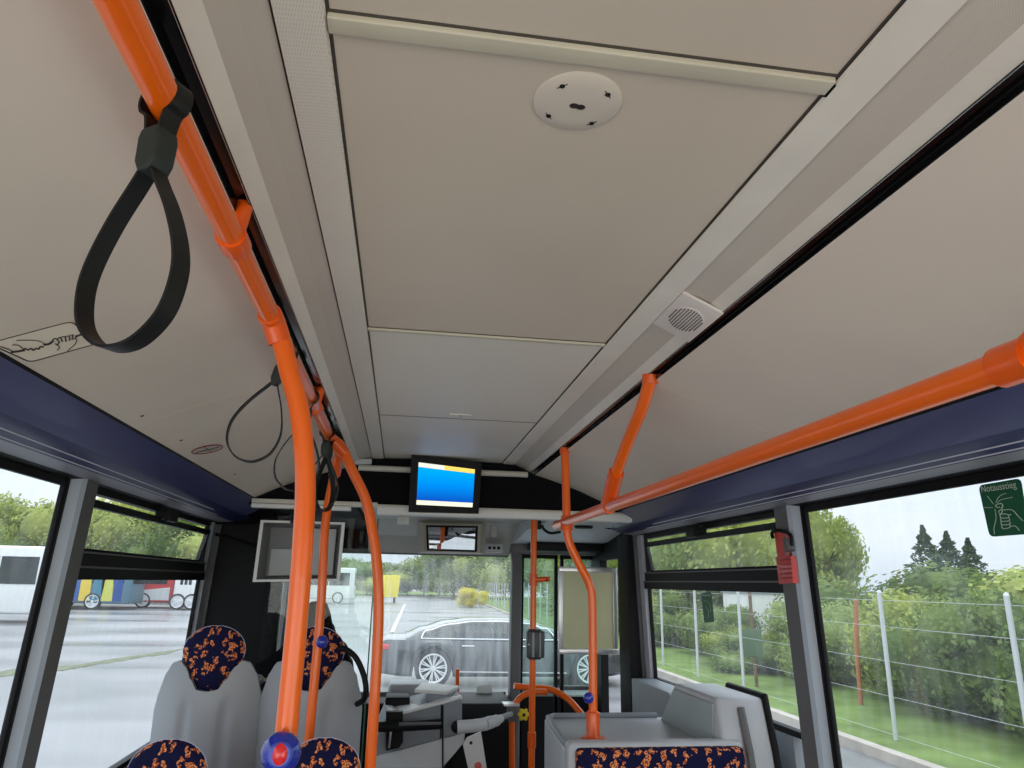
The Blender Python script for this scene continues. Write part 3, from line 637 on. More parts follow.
# ---- right side: long low bar, bracket, pole on the desk
BX, BZ = .44, 2.010
t = thing('side_handrail', (BX, 1.8, BZ), 'long orange handrail running along right side below the ceiling slope', 'handrail')
b = MB(); b.tube([(BX, -3.7, BZ), (BX, 2.88, BZ)], R, ORANGE, 20, False); b.ball((BX, 2.88, BZ), R, ORANGE); b.build('rail', t)
for y in (.612,):
    b = MB(); b.lathe([(.0225, -.022), (.0225, .022)], (BX, y, BZ), (0, 1, 0), ORANGE2, 20); b.tube([(BX, y, BZ), (BX-.001, y-.07, BZ+.035), (.436, y-.30, 2.2), (.434, y-.42, 2.305)], R, ORANGE2, 14); b.build('rear_bracket', t)
b = MB(); b.tube([(BX, 2.12, BZ), (.438, 2.06, 2.075), (.436, 1.92, 2.16), (.436, 1.77, 2.24), (.434, 1.69, 2.300)], [R*.98]*99, ORANGE, 16); b.build('front_bracket', t)
b = MB(); b.lathe([(.0215, -.022), (.0215, .022)], (BX, 2.13, BZ), (0, 1, 0), ORANGE2, 20); b.tube([(BX, 2.125, BZ), (.4385, 2.07, 2.065), (.437, 2.02, 2.102)], .0235, ORANGE2, 16); b.build('bracket_socket', t)
b = MB(); b.lathe([(.021, -.012), (.021, .012)], (.434, 1.695, 2.296), (0, -.2, 1), ORANGE2, 16); b.build('ceiling_socket', t)
t = thing('grab_pole', (.540, 2.71, 1.252), 'orange pole with an S bend rising from grey desk through handrail end', 'grab pole')
b = MB(); b.tube([(.436, 2.71, 2.300), (.440, 2.71, 2.20), (.4435, 2.71, 2.05), (.445, 2.71, 1.98), (.458, 2.71, 1.925), (.495, 2.71, 1.85), (.530, 2.71, 1.785), (.541, 2.71, 1.73), (.542, 2.71, 1.6), (.540, 2.71, 1.26)], R*.90, ORANGE, 16); b.build('pole', t)
b = MB(); b.lathe([(.044, 0), (.044, .004), (.028, .006), (.025, .012), (.024, .085), (.0175, .09)], (.540, 2.71, 1.252), (0, 0, 1), ORANGE2, 24); b.build('base_flange', t)
b = MB(); b.lathe([(.0235, -.028), (.024, 0), (.021, .028)], (.444, 2.71, 2.005), (0, 0, 1), ORANGE2, 16); b.build('joint', t)
b = MB(); b.lathe([(.019, -.010), (.019, .010)], (.436, 2.71, 2.286), (0, 0, 1), ORANGE2, 14); b.build('ceiling_socket', t)
stop_button(tuple(at(588.5, 698, Y=2.695)), .019, 'small blue stop button on the S-bend pole over the grey desk', face=False)

# ------------------------------------------------------------------ loop straps
def strap_mesh(swing, gap):
    """returns parts as (name, MB) hanging from the origin on the rail"""
    lp = MB(); pts = []
    H = .222; W_ = .054
    prof = [(x_*1.02, z_*.9) for x_, z_ in [(0.003, -.082), (.014, -.105), (.034, -.145), (.050, -.19), (.054, -.225), (.046, -.262), (.024, -.287), (0, -.294)]]
    P = [Vector((x, 0, z)) for x, z in prof]; Lft = [Vector((-x, 0, z)) for x, z in reversed(prof[:-1])]
    lp.tube(P+Lft, 1, RUBBER, flat=(.019, .003))
    bl = MB(); bl.prism([(-.010, -.036), (.010, -.034), (.013, -.046), (.012, -.072), (.006, -.084), (-.006, -.084), (-.012, -.072), (-.013, -.046)], 'Y', -.013, .013, RUBBLK, .003)
    hg = MB(); K = [Vector((.0225*cos(a), 0, .0225*sin(a))) for a in [(-60+i*30)*pi/180 for i in range(11)]]
    hg.tube([Vector((.006, 0, -.05))]+K+[Vector((-.006, 0, -.05))], 1, RUBBER, flat=(.021, .0028))
    return (('loop', lp), ('clasp', bl), ('hanger', hg))
parts = strap_mesh(0, 0)
proto = None
slabels = ['large black loop strap hanging nearest at upper left', 'second black loop strap hanging just left of thick near pole', 'third black loop strap partly hidden behind the thick near pole',
           'fourth black loop strap just before the bent pole top', 'farthest black loop strap at the end of the left handrail']
for i, (y, rz, ry) in enumerate(((.67, -.55, .02), (1.50, .1, .26), (1.89, .25, .08), (2.36, .3, .02), (2.43, 1.1, .0))):
    if proto is None:
        o = thing('hand_strap', (0, 0, 0), slabels[0], 'hand strap', 'loop straps on left handrail')
        for nm, mb in parts: mb.build(nm, o)
        proto = o
    else:
        o = proto.copy(); COL.objects.link(o); o['label'] = slabels[i]
        for ch in list(proto.children):
            c = ch.copy(); COL.objects.link(c); c.parent = o
    o.location = (RX, y, RZ); o.rotation_euler = (0, ry, rz)
    o.scale = (1.12, 1, 1) if i == 0 else (.92, 1, .93) if i == 1 else (1, 1, .95)

# ------------------------------------------------------------------ screen and front furniture
SCR = [at(411.5, 454.5, Y=3.29), at(482, 462.5, Y=3.31), at(478.6, 513.5, Y=3.345), at(408.5, 511.5, Y=3.325)]
t = thing('info_screen', tuple((SCR[2]+SCR[3])/2), 'flat blue-lit passenger information screen hung at the cab header', 'screen')
def quad_solid(mb, q, th, m, d=Vector((0, 1, 0))): mb.hull((q, [p+d*th for p in q]), m); return mb
b = MB(); quad_solid(b, SCR, .035, BLACK); b.build('housing', t)
cx = (SCR[0]+SCR[1]+SCR[2]+SCR[3])/4
def bil(u, v, off=.001):
    a = SCR[0].lerp(SCR[1], u); c = SCR[3].lerp(SCR[2], u); return a.lerp(c, v)+Vector((0, -off, 0))
sm = bpy.data.materials.new('screen_lit_blue'); sm.use_nodes = True; n = sm.node_tree; n.nodes.clear()
o_ = n.nodes.new('ShaderNodeOutputMaterial'); em = n.nodes.new('ShaderNodeEmission'); tcn = n.nodes.new('ShaderNodeTexCoord'); sx_ = n.nodes.new('ShaderNodeSeparateXYZ'); cr_ = n.nodes.new('ShaderNodeValToRGB')
n.links.new(tcn.outputs['Generated'], sx_.inputs[0]); n.links.new(sx_.outputs['Z'], cr_.inputs[0]); n.links.new(cr_.outputs[0], em.inputs[0]); n.links.new(em.outputs[0], o_.inputs[0])
cr_.color_ramp.elements[0].color = (.003, .07, .45, 1); cr_.color_ramp.elements[1].color = (.0, .36, .85, 1); e_ = cr_.color_ramp.elements.new(.45); e_.color = (.0, .22, .72, 1); em.inputs[1].default_value = 1.0
def emis(name, c, s=1.0):
    return mat(name, (0, 0, 0), .5, emit=(c, s))
b = MB(); quad_solid(b, [bil(.105, .21), bil(.905, .235), bil(.905, .80), bil(.105, .79)], .0015, sm); sc_ = b.build('display', t)
b = MB(); quad_solid(b, [bil(.105, .125), bil(.47, .135), bil(.47, .218), bil(.105, .205)], .0015, emis('screen_white_bar', (.75, .74, .66))); b.build('title_bar', sc_)
b = MB(); quad_solid(b, [bil(.47, .135), bil(.905, .15), bil(.905, .232), bil(.47, .218)], .0015, emis('screen_yellow_bar', (.9, .62, .12))); b.build('yellow_bar', sc_)
b = MB(); quad_solid(b, [bil(.105, .795), bil(.905, .80), bil(.905, .885), bil(.105, .875)], .0015, emis('screen_cream_bar', (.8, .8, .62))); b.build('footer_bar', sc_)
b = MB()
for k in range(3):
    v = .32+k*.12; quad_solid(b, [bil(.42, v), bil(.86, v+.01), bil(.86, v+.018), bil(.42, v+.008)], .001, emis('screen_faint_line%d' % k, (.02, .42, .85), .9))
b.build('text_lines', sc_)
# white framed open box above the driver
def q4(pts, Y): return [at(x, y, Y=Y) for x, y in pts]
t = thing('display_case', tuple(at(296, 582, Y=3.5)), 'white-framed open grey box hanging behind driver below the header', 'display case')
OUT = q4([(260.6, 520), (345, 522.5), (339.5, 581), (252.5, 582)], 3.48); INN = [OUT[i].lerp(sum((OUT[j] for j in range(4)), Vector())/4, .075) for i in range(4)]
BG = mat('case_inner_grey', (.19, .20, .20), .5); BGL = mat('case_inner_light', (.42, .44, .44), .5)
b = MB()
for i in range(4):
    j = (i+1) % 4; f = [OUT[i], OUT[j], INN[j], INN[i]]; quad_solid(b, f, .012, WHITE)
b.build('frame', t)
cen = sum(OUT, Vector())/4
BK = [p.lerp(cen, .13)+Vector((0, .085, 0)) for p in INN]
b = MB()
for i in range(4):
    j = (i+1) % 4; f = [INN[i]+Vector((0, .006, 0)), INN[j]+Vector((0, .006, 0)), BK[j], BK[i]]
    d = (f[0]-cen); nn = (f[1]-f[0]).cross(f[3]-f[0]).normalized(); 
    if nn.dot(d) < 0: nn = -nn
    quad_solid(b, f, .003, BG, nn)
quad_solid(b, BK, .003, BG); b.build('box', t)
b = MB(); q_ = OUT[0].lerp(OUT[1], .4); b.box((q_.x-.02, q_.y+.0, q_.z-.01), (q_.x+.02, q_.y+.01, 2.12), BLACK); b.build('hanger', t)
def bk(u, v, off): a = BK[0].lerp(BK[1], u); c = BK[3].lerp(BK[2], u); return a.lerp(c, v)-Vector((0, off, 0))
b = MB(); quad_solid(b, [bk(.05, .45, .02), bk(.55, .45, .02), bk(.55, .99, .02), bk(.05, .99, .02)], .012, BGL); quad_solid(b, [bk(.50, .01, .03), bk(.99, .01, .03), bk(.99, .99, .03), bk(.50, .99, .03)], .02, BGL); b.build('inner_panels', t)
# interior mirror in the front header
t = thing('interior_mirror', (.13, 4.6, 1.98), 'rectangular driver mirror in a taupe housing above windscreen', 'mirror')
MQ = q4([(428, 526), (477, 527), (476, 551), (429, 549)], 4.56)
HM = mat('mirror_housing_taupe', (.42, .40, .34), .45)
b = MB(); H0 = q4([(417, 519), (486, 520), (484, 554), (418, 553)], 4.60); H1 = q4([(423, 523.5), (481, 524.5), (480, 553), (424, 551.5)], 4.555)
quad_solid(b, H0, .05, HM); b.hull((H1, H0), HM); b.build('housing', t)
b = MB(); quad_solid(b, q4([(426, 525), (478, 526), (477, 552), (427, 550.5)], 4.552), .004, BLACK); b.build('rim', t)
b = MB(); MG = [at(428.5, 527, Y=4.459), at(475.5, 528, Y=4.539), at(474.5, 550, Y=4.546), at(429.5, 548.5, Y=4.466)]; MK = [Vector((p.x, 4.553, p.z)) for p in MG]; b.hull((MG, [p+Vector((0, .003, 0)) for p in MG]), MIRR); b.hull(([p+Vector((0, .004, 0)) for p in MG], MK), HM); b.build('mirror_glass', t)
b = MB(); b.box((.375, 4.55, 2.06), (.415, 4.58, 2.13), HM, .003)
for k in range(5):
    z = 2.064+k*.013; b.box((.380, 4.546, z), (.410, 4.552, z+.006), GREYL, .001)
tag(b.build('switch_panel'), 'small ribbed switch panel right of the driver mirror', 'switch panel')
b = MB(); q = at(494, 548, Y=4.85); b.box((q.x-.055, 4.84, q.z-.03), (q.x+.06, 4.90, q.z+.03), GREYL, .01); o = b.build('header_camera_box'); tag(o, 'pale rounded sensor box at windscreen top right of the mirror', 'sensor box')
for dx in (-.03, .0, .03):
    b = MB(); b.lathe([(.011, 0), (.009, .004), (.0001, .005)], (q.x+dx, 4.84, q.z), (0, -1, 0), BLACK, 12); b.build('lens', o)
b = MB(); b.box(tuple(at(397, 524, Y=4.3)), tuple(Vector(at(409.5, 513, Y=4.3))+Vector((0, .02, 0))), WHITE, .002); tag(b.build('header_label_plate'), 'small pale plate on the taupe header left of the mirror', 'plate')
b = MB(); b.tube([at(541, 519, Y=3.85), at(543, 528, Y=3.9), at(550, 533, Y=3.95), at(560, 532, Y=4.0)], .008, BLACK, 10); tag(b.build('cable'), 'short black cable beside the top of the doorway pole', 'cable')
# poster case
PY = 4.30
t = thing('poster_case', tuple(at(588, 655, Y=PY)), 'aluminium framed poster case with olive paper by the door', 'poster case')
F = q4([(558.5, 566.5), (616.5, 568), (615, 653), (560, 654)], PY)
fb = MB(); C4 = sum(F, Vector())/4
F = [F[0], Vector((F[1].x, PY, F[0].z)), Vector((F[1].x, PY, F[3].z)), Vector((F[0].x, PY, F[3].z))]
x0, x1, z0, z1 = F[0].x, F[1].x, F[2].z, F[0].z
for lo, hi in (((x0, PY-.012, z0), (x0+.028, PY+.012, z1)), ((x1-.028, PY-.012, z0), (x1, PY+.012, z1)), ((x0, PY-.014, z1-.03), (x1, PY+.012, z1)), ((x0, PY-.014, z0), (x1, PY+.012, z0+.03))): fb.box(lo, hi, ALU, .004)
fb.build('frame', t)
b = MB(); b.tube([(x1-.05, PY+.008, z1-.12), (x1-.05, 5.01, z1-.12)], .008, ALU, 8, False); b.build('upper_mount', t); b = MB(); b.tube([(x1-.05, PY+.008, z0+.1), (x1-.05, 5.01, z0+.1)], .008, ALU, 8, False); b.build('lower_mount', t)
b = MB(); b.box((x0+.02, PY-.004, z0+.02), (x1-.02, PY+.008, z1-.02), BOARD); b.build('poster', t)

# ------------------------------------------------------------------ seats
def grid_shell(mb, fn, nu, nv, th, m, thick_dir=Vector((0, 1, 0))):
    vs = [fn(-1+2*i/nu, j/nv) for j in range(nv+1) for i in range(nu+1)]; N = len(vs); vs2 = [v+thick_dir*th for v in vs]
    fs = []; W_ = nu+1
    for j in range(nv):
        for i in range(nu):
            a = j*W_+i; fs.append([a, a+1, a+W_+1, a+W_]); fs.append([N+a, N+a+W_, N+a+W_+1, N+a+1])
    ring = [i for i in range(W_)]+[j*W_+nu for j in range(1, nv+1)]+[nv*W_+i for i in reversed(range(nu))]+[j*W_ for j in reversed(range(1, nv))]
    for k in range(len(ring)): a, c = ring[k], ring[(k+1) % len(ring)]; fs.append([a, N+a, N+c, c])
    mb.add(vs+vs2, fs, m, True)
def interp(tab, x):
    for (a, va), (c, vc) in zip(tab[:-1], tab[1:]):
        if a <= x <= c: t = (x-a)/(c-a); t = t*t*(3-2*t); return va+(vc-va)*t
    return tab[-1][1] if x > tab[-1][0] else tab[0][1]
# local frame: origin on the floor under the seat, top of headrest at z = 1.32
TOP = [(0, 1.09), (.18, 1.095), (.32, 1.13), (.45, 1.175), (.58, 1.197), (.70, 1.190), (.82, 1.155), (.92, 1.10), (1, 1.02)]
def seat_parts():
    out_ = []
    def fn(u, v):
        zt = interp(TOP, abs(u)); zb = .42; z = zb+(zt-zb)*v; hw = .195-.02*max(0, (.8-z)/.4)
        x = u*hw; y = -.03+.055*(u*u)**1.3-.045*sin(min(1, max(0, (z-.42)/.8))*pi)*(1-u*u*.6)
        y += .012*math.exp(-((abs(u)-.36)/.09)**2)*(1 if z < 1.02 else max(0, 1-(z-1.02)/.06))
        y -= (z-.42)*.10
        return Vector((x, y, z))
    b = MB(); grid_shell(b, fn, 40, 36, .022, SEATG); out_.append(('seat_shell', b, None))
    def hw_(z):  # headrest outline
        t = (z-1.085)/.235
        return .114*sqrt(max(.012, 1-((t-.62)/.385)**2)) if t > .62 else interp([(0, .034), (.03, .048), (.12, .060), (.35, .092), (.50, .109), (.62, .114)], t)
    def mk(fr, off, th):
        vs = []; NV = 36; NU = 18
        for j in range(NV+1):
            z = 1.085+.235*j/NV; h = hw_(z)
            for i in range(NU+1):
                u = -1+2*i/NU; vs.append((u, z, h))
        f = MB(); bulge = lambda u, z: sqrt(max(0, 1-u*u))*sqrt(max(.02, sin(min(1, max(0, (z-1.085)/.235))*pi)))
        A = [Vector((u*h, -.072-.045*bulge(u, z)+.0, z)) for u, z, h in vs]; B = [Vector((u*h, -.072+.045*bulge(u, z), z)) for u, z, h in vs]
        N = len(A); W_ = NU+1; fs = []
        for j in range(NV):
            for i in range(NU):
                a = j*W_+i; fs.append([a, a+1, a+W_+1, a+W_]); fs.append([N+a, N+a+W_, N+a+W_+1, N+a+1])
        f.add(A+B, fs, fr, True); return f
    hb = mk(FAB, 0, 0); out_.append(('headrest', hb, None))
    pp = MB(); ring = [Vector((hw_(1.085+.235*q_)*1.0, -.072, 1.085+.235*q_)) for q_ in (.45, .55, .62, .7, .78, .85, .90, .94, .97, .99, 1.0)]; ring = ring+[Vector((-p.x, p.y, p.z)) for p in reversed(ring)]
    pp.tube(ring, .0013, PIPE, 6, False); out_.append(('piping', pp, 'headrest'))
    cu = MB(); cu.box((-.20, -.02+.01, .38), (.20, .44, .46), FAB, .03); out_.append(('seat_cushion', cu, None))
    bc = MB(); bc.box((-.155, .035, .46), (.155, .085, .98), FAB, .02, Matrix.Rotation(.09, 4, 'X')); out_.append(('back_cushion', bc, None))
    lg = MB(); lg.box((-.03, .08, .0), (.03, .34, .39), PILL, .01); out_.append(('leg', lg, None))
    return out_
SP = seat_parts(); sproto = None
seatsd = [((-.862, 3.10, .28), 1, 'grey-backed passenger seat by left window with patterned headrest'), ((-.488, 3.10, .28), 1, 'grey-backed passenger seat behind driver with black grab handle'),
          ((-.832, 2.56, -.0), 1, 'near seat by left window, only its patterned headrest in view'), ((-.378, 2.56, -.0), 1, 'near aisle seat beside the thick pole, only headrest in view')]
for i, (loc, s_, lab) in enumerate(seatsd):
    if sproto is None:
        o = thing('passenger_seat', (0, 0, 0), lab, 'seat', 'patterned passenger seats on the left'); made = {}
        for nm, mb, par in SP: made[nm] = mb.build(nm, made[par] if par else o)
        sproto = o
    else:
        o = sproto.copy(); COL.objects.link(o); o['label'] = lab
        for ch in list(sproto.children):
            c = ch.copy(); COL.objects.link(c); c.parent = o
            for g in ch.children: d = g.copy(); COL.objects.link(d); d.parent = c
    o.location = loc
    if i == 1:
        S2 = o
    if i >= 2: o.location.z = -.015
# black grab handle on the second seat
b = MB(); g1 = [at(338, 648, Y=2.95), at(347, 650, Y=2.94), at(356, 658, Y=2.93), at(363, 673, Y=2.93), at(366, 688, Y=2.93), at(364, 699, Y=2.95), at(357, 704, Y=2.99)]
b.tube(g1, .011, BLACK, 12)
inv = Matrix.Translation(-S2.location); b2 = MB(); b2.add([inv @ Vector(v) for v in b.v], b.f, BLACK, True)
gh = b2.build('grab_handle', None, origin=(0, 0, 0)); gh.parent = S2
# driver seat
t = thing('driver_seat', (-.57, 4.05, 0), 'tall black driver seat seen behind the grey seat backs', 'driver seat')
DT = [(0, 1.67), (.16, 1.668), (.26, 1.63), (.36, 1.56), (.5, 1.50), (.7, 1.46), (.88, 1.38), (1, 1.28)]
DC = at(318, 620, Y=4.05).x
def dfn(u, v):
    zt = interp(DT, abs(u)); z = .55+(zt-.55)*v
    return Vector((DC+u*.215, 4.05-.05*(1-u*u)-(z-.55)*.06, z))
b = MB(); grid_shell(b, dfn, 40, 30, .10, BLACKM); b.build('backrest', t)
b = MB(); b.box((DC-.22, 4.08, .42), (DC+.22, 4.52, .55), BLACKM, .03); b.build('seat_cushion', t)
b = MB(); b.box((DC-.14, 4.15, 0), (DC+.14, 4.42, .42), BLACK, .02); b.build('pedestal', t)
b = MB(); q = at(262, 650, Y=4.0); b.hull(([(-.86, 3.93, .3), (-.62, 3.93, .3), (-.62, 3.93, 1.50), (-.72, 3.93, 1.47), (-.80, 3.93, 1.40), (-.86, 3.93, 1.37)], [(-.86, 3.96, .3), (-.62, 3.96, .3), (-.62, 3.96, 1.50), (-.72, 3.96, 1.47), (-.80, 3.96, 1.40), (-.86, 3.96, 1.37)]), BLACKM)
tag(b.build('cab_screen'), 'low black curved screen behind the driver seat, left of it', 'cab screen')
# grey bobbin on a brass pin between the seats
t = thing('release_lever', tuple(at(262, 683, Y=3.2)), 'small grey ball grip on a pale pin between the two seat backs', 'lever')
q = at(257, 680, Y=3.2); b = MB(); b.ball(q, .022, SEATG, (1.3, 1, 1)); b.build('grip', t)
b = MB(); b.tube([q, q+Vector((.10, .02, 0))], .008, mat('pale_brass', (.55, .5, .3), .3, metal=.6), 10, False); b.build('pin', t)

# ------------------------------------------------------------------ cab half door / ticket desk
t = thing('ticket_desk', (-.05, 4.1, 0), 'grey angular ticket desk of the driver cab in front of windscreen', 'desk')
Yd = 4.0
PALE = mat('pale_cab_panel', (.66, .68, .70), .45)
def L(x, y, Y=Yd): return at(x, y, Y=Y)
b = MB()
f = [L(374, 766), L(375, 742), L(387, 716), L(398, 713), L(441, 702), L(441, 768)]; bk_ = [p+Vector((-.02, .42, 0)) for p in f]
f[0].z = f[5].z = .02; bk_[0].z = bk_[5].z = .02
b.hull((f, bk_), GREY); b.build('cabinet', t)
b = MB(); f = [L(442.5, 768), L(442.5, 703), L(458, 697), L(462, 700), L(462, 739), L(445, 746)]; f[0].z = .02; f.insert(0, Vector((f[4].x-.1, Yd, .02)))
b.hull((f, [p+Vector((0, .45, 0)) for p in f]), GREY); b.build('cabinet_end', t)
b = MB(); f = [L(387, 708, 3.98), L(398, 713, 3.98), L(441, 702, 3.98), L(462, 696, 3.98), L(455, 692, 4.3), L(398, 702, 4.4), L(385, 704, 4.2)]
b.hull((f, [p-Vector((0, 0, .012)) for p in f]), WHITE); b.build('worktop', t)
b = MB(); f = [L(374, 768, 3.975), L(374, 757, 3.975), L(465, 733, 3.975), L(464, 742, 3.975), L(456, 752, 3.975), L(442, 768, 3.975)]
b.hull((f, [p+Vector((0, .02, 0)) for p in f]), PALE); b.build('light_panel', t)
b = MB(); f = [L(442, 706, 3.97), L(443.6, 706, 3.97), L(443.6, 768, 3.97), L(442, 768, 3.97)]; b.hull((f, [p+Vector((0, .01, 0)) for p in f]), BLACK); b.build('joint_strip', t)
b = MB(); f = [L(386, 712, 3.94), L(403, 712, 3.94), L(403, 742, 3.94), L(399, 748, 3.94), L(386, 751, 3.94)]; b.hull((f, [p+Vector((0, .05, 0)) for p in f]), BLACK); b.tube([L(392, 722, 3.925), L(389, 748, 3.925)], .006, ALU, 8, False); b.build('coin_recess', t)
for (xa, xb, yy, lab) in ((376, 442, 727, 'left'), (457, 487, 727, 'right')):
    b = MB(); b.tube([L(xa, yy, 3.9), L((xa+xb)/2, yy-1, 3.9), L(xb, yy-3, 3.9)], .024 if lab == 'left' else .031, BLACK if lab == 'left' else PALE, 14)
    if lab == 'right': b.ball(L(457, 727, 3.9), .030, BLACK); b.tube([L(485, 724, 3.9), L(495, 721, 3.94), L(501, 718.5, 3.98)], [.031]*6+[.028]*5+[.02]*20, PALE, 14, True); b.tube([L(500, 718, 3.98), L(511, 714, 4.1)], .014, GREY, 12)
    if lab == 'left': b.tube([L(399, 724.5, 3.885), L(441, 723.5, 3.885)], .010, PILL, 8, False)  # lighter bar along the left armrest, its highlight built in as grey colour
    b.build('armrest', t)
# ticket printer on top
t = thing('ticket_printer', tuple(L(430, 695, 4.2)), 'flat grey ticket printer with pale lid on the cab desk', 'ticket printer')
b = MB(); f = [L(406, 694, 4.2), L(420, 693, 4.05), L(436, 700, 4.05), L(455, 693, 4.2), L(441, 685.5, 4.5), L(408, 686.5, 4.5)]
zt = 1.235
pl = [(f_.x, f_.y) for f_ in f]
cxm, cym = L(432, 690, 4.25).x, 4.28
b.prism([(cxm-.04, 4.11), (cxm+.09, 4.08), (cxm+.15, 4.30), (cxm-.0, 4.38)], 'Z', 1.165, 1.205, GREY, .005); b.build('body', t)
b = MB(); b.prism([(cxm-.10, 4.14), (cxm+.07, 4.06), (cxm+.155, 4.28), (cxm-.05, 4.42)], 'Z', 1.205, 1.222, WHITE, .004); b.build('lid', t)
b = MB(); b.box((cxm-.25, 4.15, 1.12), (cxm-.12, 4.32, 1.18), BLACK, .01, Matrix.Identity(4)); tag(b.build('coin_tray'), 'black coin tray left of ticket printer on cab desk', 'coin tray')
b = MB(); b.box((cxm-.24, 4.5, 1.10), (cxm-.0, 4.75, 1.20), GREYL, .02); tag(b.build('instrument_binnacle'), 'pale instrument housing behind the ticket printer below windscreen', 'instrument housing')
t = thing('dashboard', (.2, 4.8, .9), 'dark dashboard shelf running beneath the windscreen', 'dashboard')
b = MB(); b.box((-1.0, 4.72, .75), (.55, 5.0, 1.065), BLACK, .02); b.build('shelf', t)
b = MB(); b.prism([(4.45, .0), (4.45, 1.0), (4.55, 1.09), (5.0, 1.09), (5.0, 0)], 'X', .16, .54, BLACK, .01); b.build('side_box', t)
b = MB(); q = L(458, 688, 4.6); b.tube([L(457, 706, 4.6), L(457.5, 669, 4.6)], .012, ORANGE2, 12, False); b.lathe([(.02, 0), (.016, .01)], L(457, 690, 4.6), (0, 0, 1), ORANGE2, 12); tag(b.build('short_post'), 'short orange post standing at the end of the dashboard', 'post')
b = MB(); f = [L(476, 694, 4.94), L(493, 694, 4.94), L(491, 685, 4.94), L(477, 685.5, 4.94)]; b.hull((f, [p+Vector((0, .003, 0)) for p in f]), PAPER); tag(b.build('paper_slip'), 'white paper slip stuck low inside the windscreen', 'paper')
t = thing('cab_flap', tuple(L(478, 768, 3.9)), 'narrow pale hinged flap with a red mark below the armrest', 'flap')
b = MB(); f = [L(463, 745, 3.9), L(467, 738, 3.9), L(481, 732, 3.9), L(487, 770, 3.9), L(470, 776, 3.9)]; b.hull((f, [p+Vector((0, .02, 0)) for p in f]), WHITE); b.build('panel', t)
b = MB(); b.lathe([(.018, 0), (.014, .002)], L(478, 766, 3.897), (0, -1, 0), mat('pink_red_mark', (.8, .12, .12), .5), 20); b.build('red_mark', t)
b = MB(); b.lathe([(.008, 0), (.006, .002)], L(471, 743, 3.897), (0, -1, 0), INK, 12); b.build('screw', t)

# ------------------------------------------------------------------ right desk over the wheel arch with bench back
DZ = 1.25
t = thing('luggage_desk', (.8, 3.2, 0), 'grey moulded luggage desk on right with a raised rim', 'desk')
fl_, fr_, br_, bl_ = (.400, 2.55), (.93, 2.55), (1.055, 3.13), (.445, 3.13)
b = MB(); b.prism([fl_, fr_, (.93, 3.1), br_, bl_], 'Z', .0, DZ, GREYL, .012); b.build('body', t)
b = MB(); rim = [(.925, 2.575), (.46, 2.575), (.425, 2.58), (.415, 2.62), (.430, 2.85), (.452, 3.08), (.48, 3.115), (.92, 3.115)]
b.tube([(x, y, DZ+.008) for x, y in rim], .012, GREY, 10, False); b.build('rim', t)
t = thing('bench_back', (.70, 2.45, 0), 'rear-facing bench backrest in patterned fabric framed by grey rim', 'bench')
b = MB(); b.box((.395, 2.475, .30), (1.0, 2.545, DZ+.034), GREYL, .018); b.build('shell', t)
b = MB(); b.box((.418, 2.435, .45), (.985, 2.49, DZ+.020), FAB, .014); b.build('back_cushion', t)
b = MB(); b.box((.42, 2.03, .38), (.98, 2.47, .46), FAB, .02); b.build('seat_cushion', t)
b = MB(); b.box((.50, 2.13, 0), (.93, 2.45, .38), PILL, .01); b.build('base', t)
# wall-side console with pale plate
t = thing('side_console', (1.05, 2.7, 0), 'pale grey angular console against right window with dark edge strip', 'console')
P = lambda x, y, X: at(x, y, X=X)
b = MB()
yz = [(3.06, 1.25), (2.93, 1.405), (2.545, 1.408), (2.50, 1.30), (2.30, .6), (2.3, 0), (3.1, 0)]
pl = P(673, 683, .93); 
tl, tr, brr, bll, ll = P(673, 683, .93), P(714, 698, .93), P(713, 739, .93), P(693, 739, .93), P(661, 716, .93)
side = [(ll.y, ll.z), (tl.y, tl.z), (tr.y, tr.z), (tr.y-.05, 1.25), (tr.y-.18, .7), (tr.y-.2, 0), (ll.y, 0)]
b.prism(side, 'X', .935, 1.115, GREYL, .014); b.build('body', t)
b = MB(); pp_ = [(ll.y-.0, ll.z-.02), (tl.y-.01, tl.z-.02), (tr.y+.01, tr.z-.02), (brr.y, brr.z), (bll.y, bll.z)]
b.prism(pp_, 'X', .926, .936, GREYP, .002); b.build('plate', t)
b = MB(); e = [(tl.y-.1, tl.z+.004), (tr.y, tr.z+.004), (tr.y-.045, 1.26), (tr.y-.18, .7), (tr.y-.2, .05)]
b.tube([(1.118, y, z) for y, z in e], .013, BLACK, 8, False); b.build('edge_strip', t)
b = MB(); e = [(tr.y-.012, tr.z-.03), (tr.y-.06, 1.25), (tr.y-.19, .7)]
b.tube([(1.02, y, z) for y, z in e], .014, PILL, 8, False); b.build('dark_strip', t)

# ------------------------------------------------------------------ hammer and window stickers
t = thing('emergency_hammer', (1.10, 2.30, 1.79), 'red emergency hammer in its holder on the right window pillar', 'emergency hammer')
HY = 2.335
h = lambda x, y, X=1.105: at(x, y, X=X)
b = MB(); f = [h(776, 557), h(790.5, 556), h(793, 583), h(779, 584)]; b.hull((f, [p+Vector((.02, 0, 0)) for p in f]), RED); 
f = [h(774, 532), h(785, 533), h(786, 556), h(777.5, 557)]; b.hull((f, [p+Vector((.016, 0, 0)) for p in f]), RED); b.build('holder', t)
b = MB()
for k in range(5):
    y = 560+k*4.6; b.tube([h(779+k*.4, y, 1.103), h(791.5+k*.4, y-.8, 1.103)], .0022, mat('hammer_rib_red', (.35, .012, .01), .35), 6, False)
b.build('ribs', t)
b = MB(); b.tube([h(773, 538, 1.10), h(772, 533, 1.10), h(776, 530.5, 1.10), h(785, 532, 1.10), h(791, 536, 1.10), h(792, 546, 1.10)], .006, BLACK, 8); b.lathe([(.016, -.02), (.018, 0), (.016, .02)], h(789, 545, 1.10), (0, .3, 1), PILL, 12); b.build('hammer_head', t)
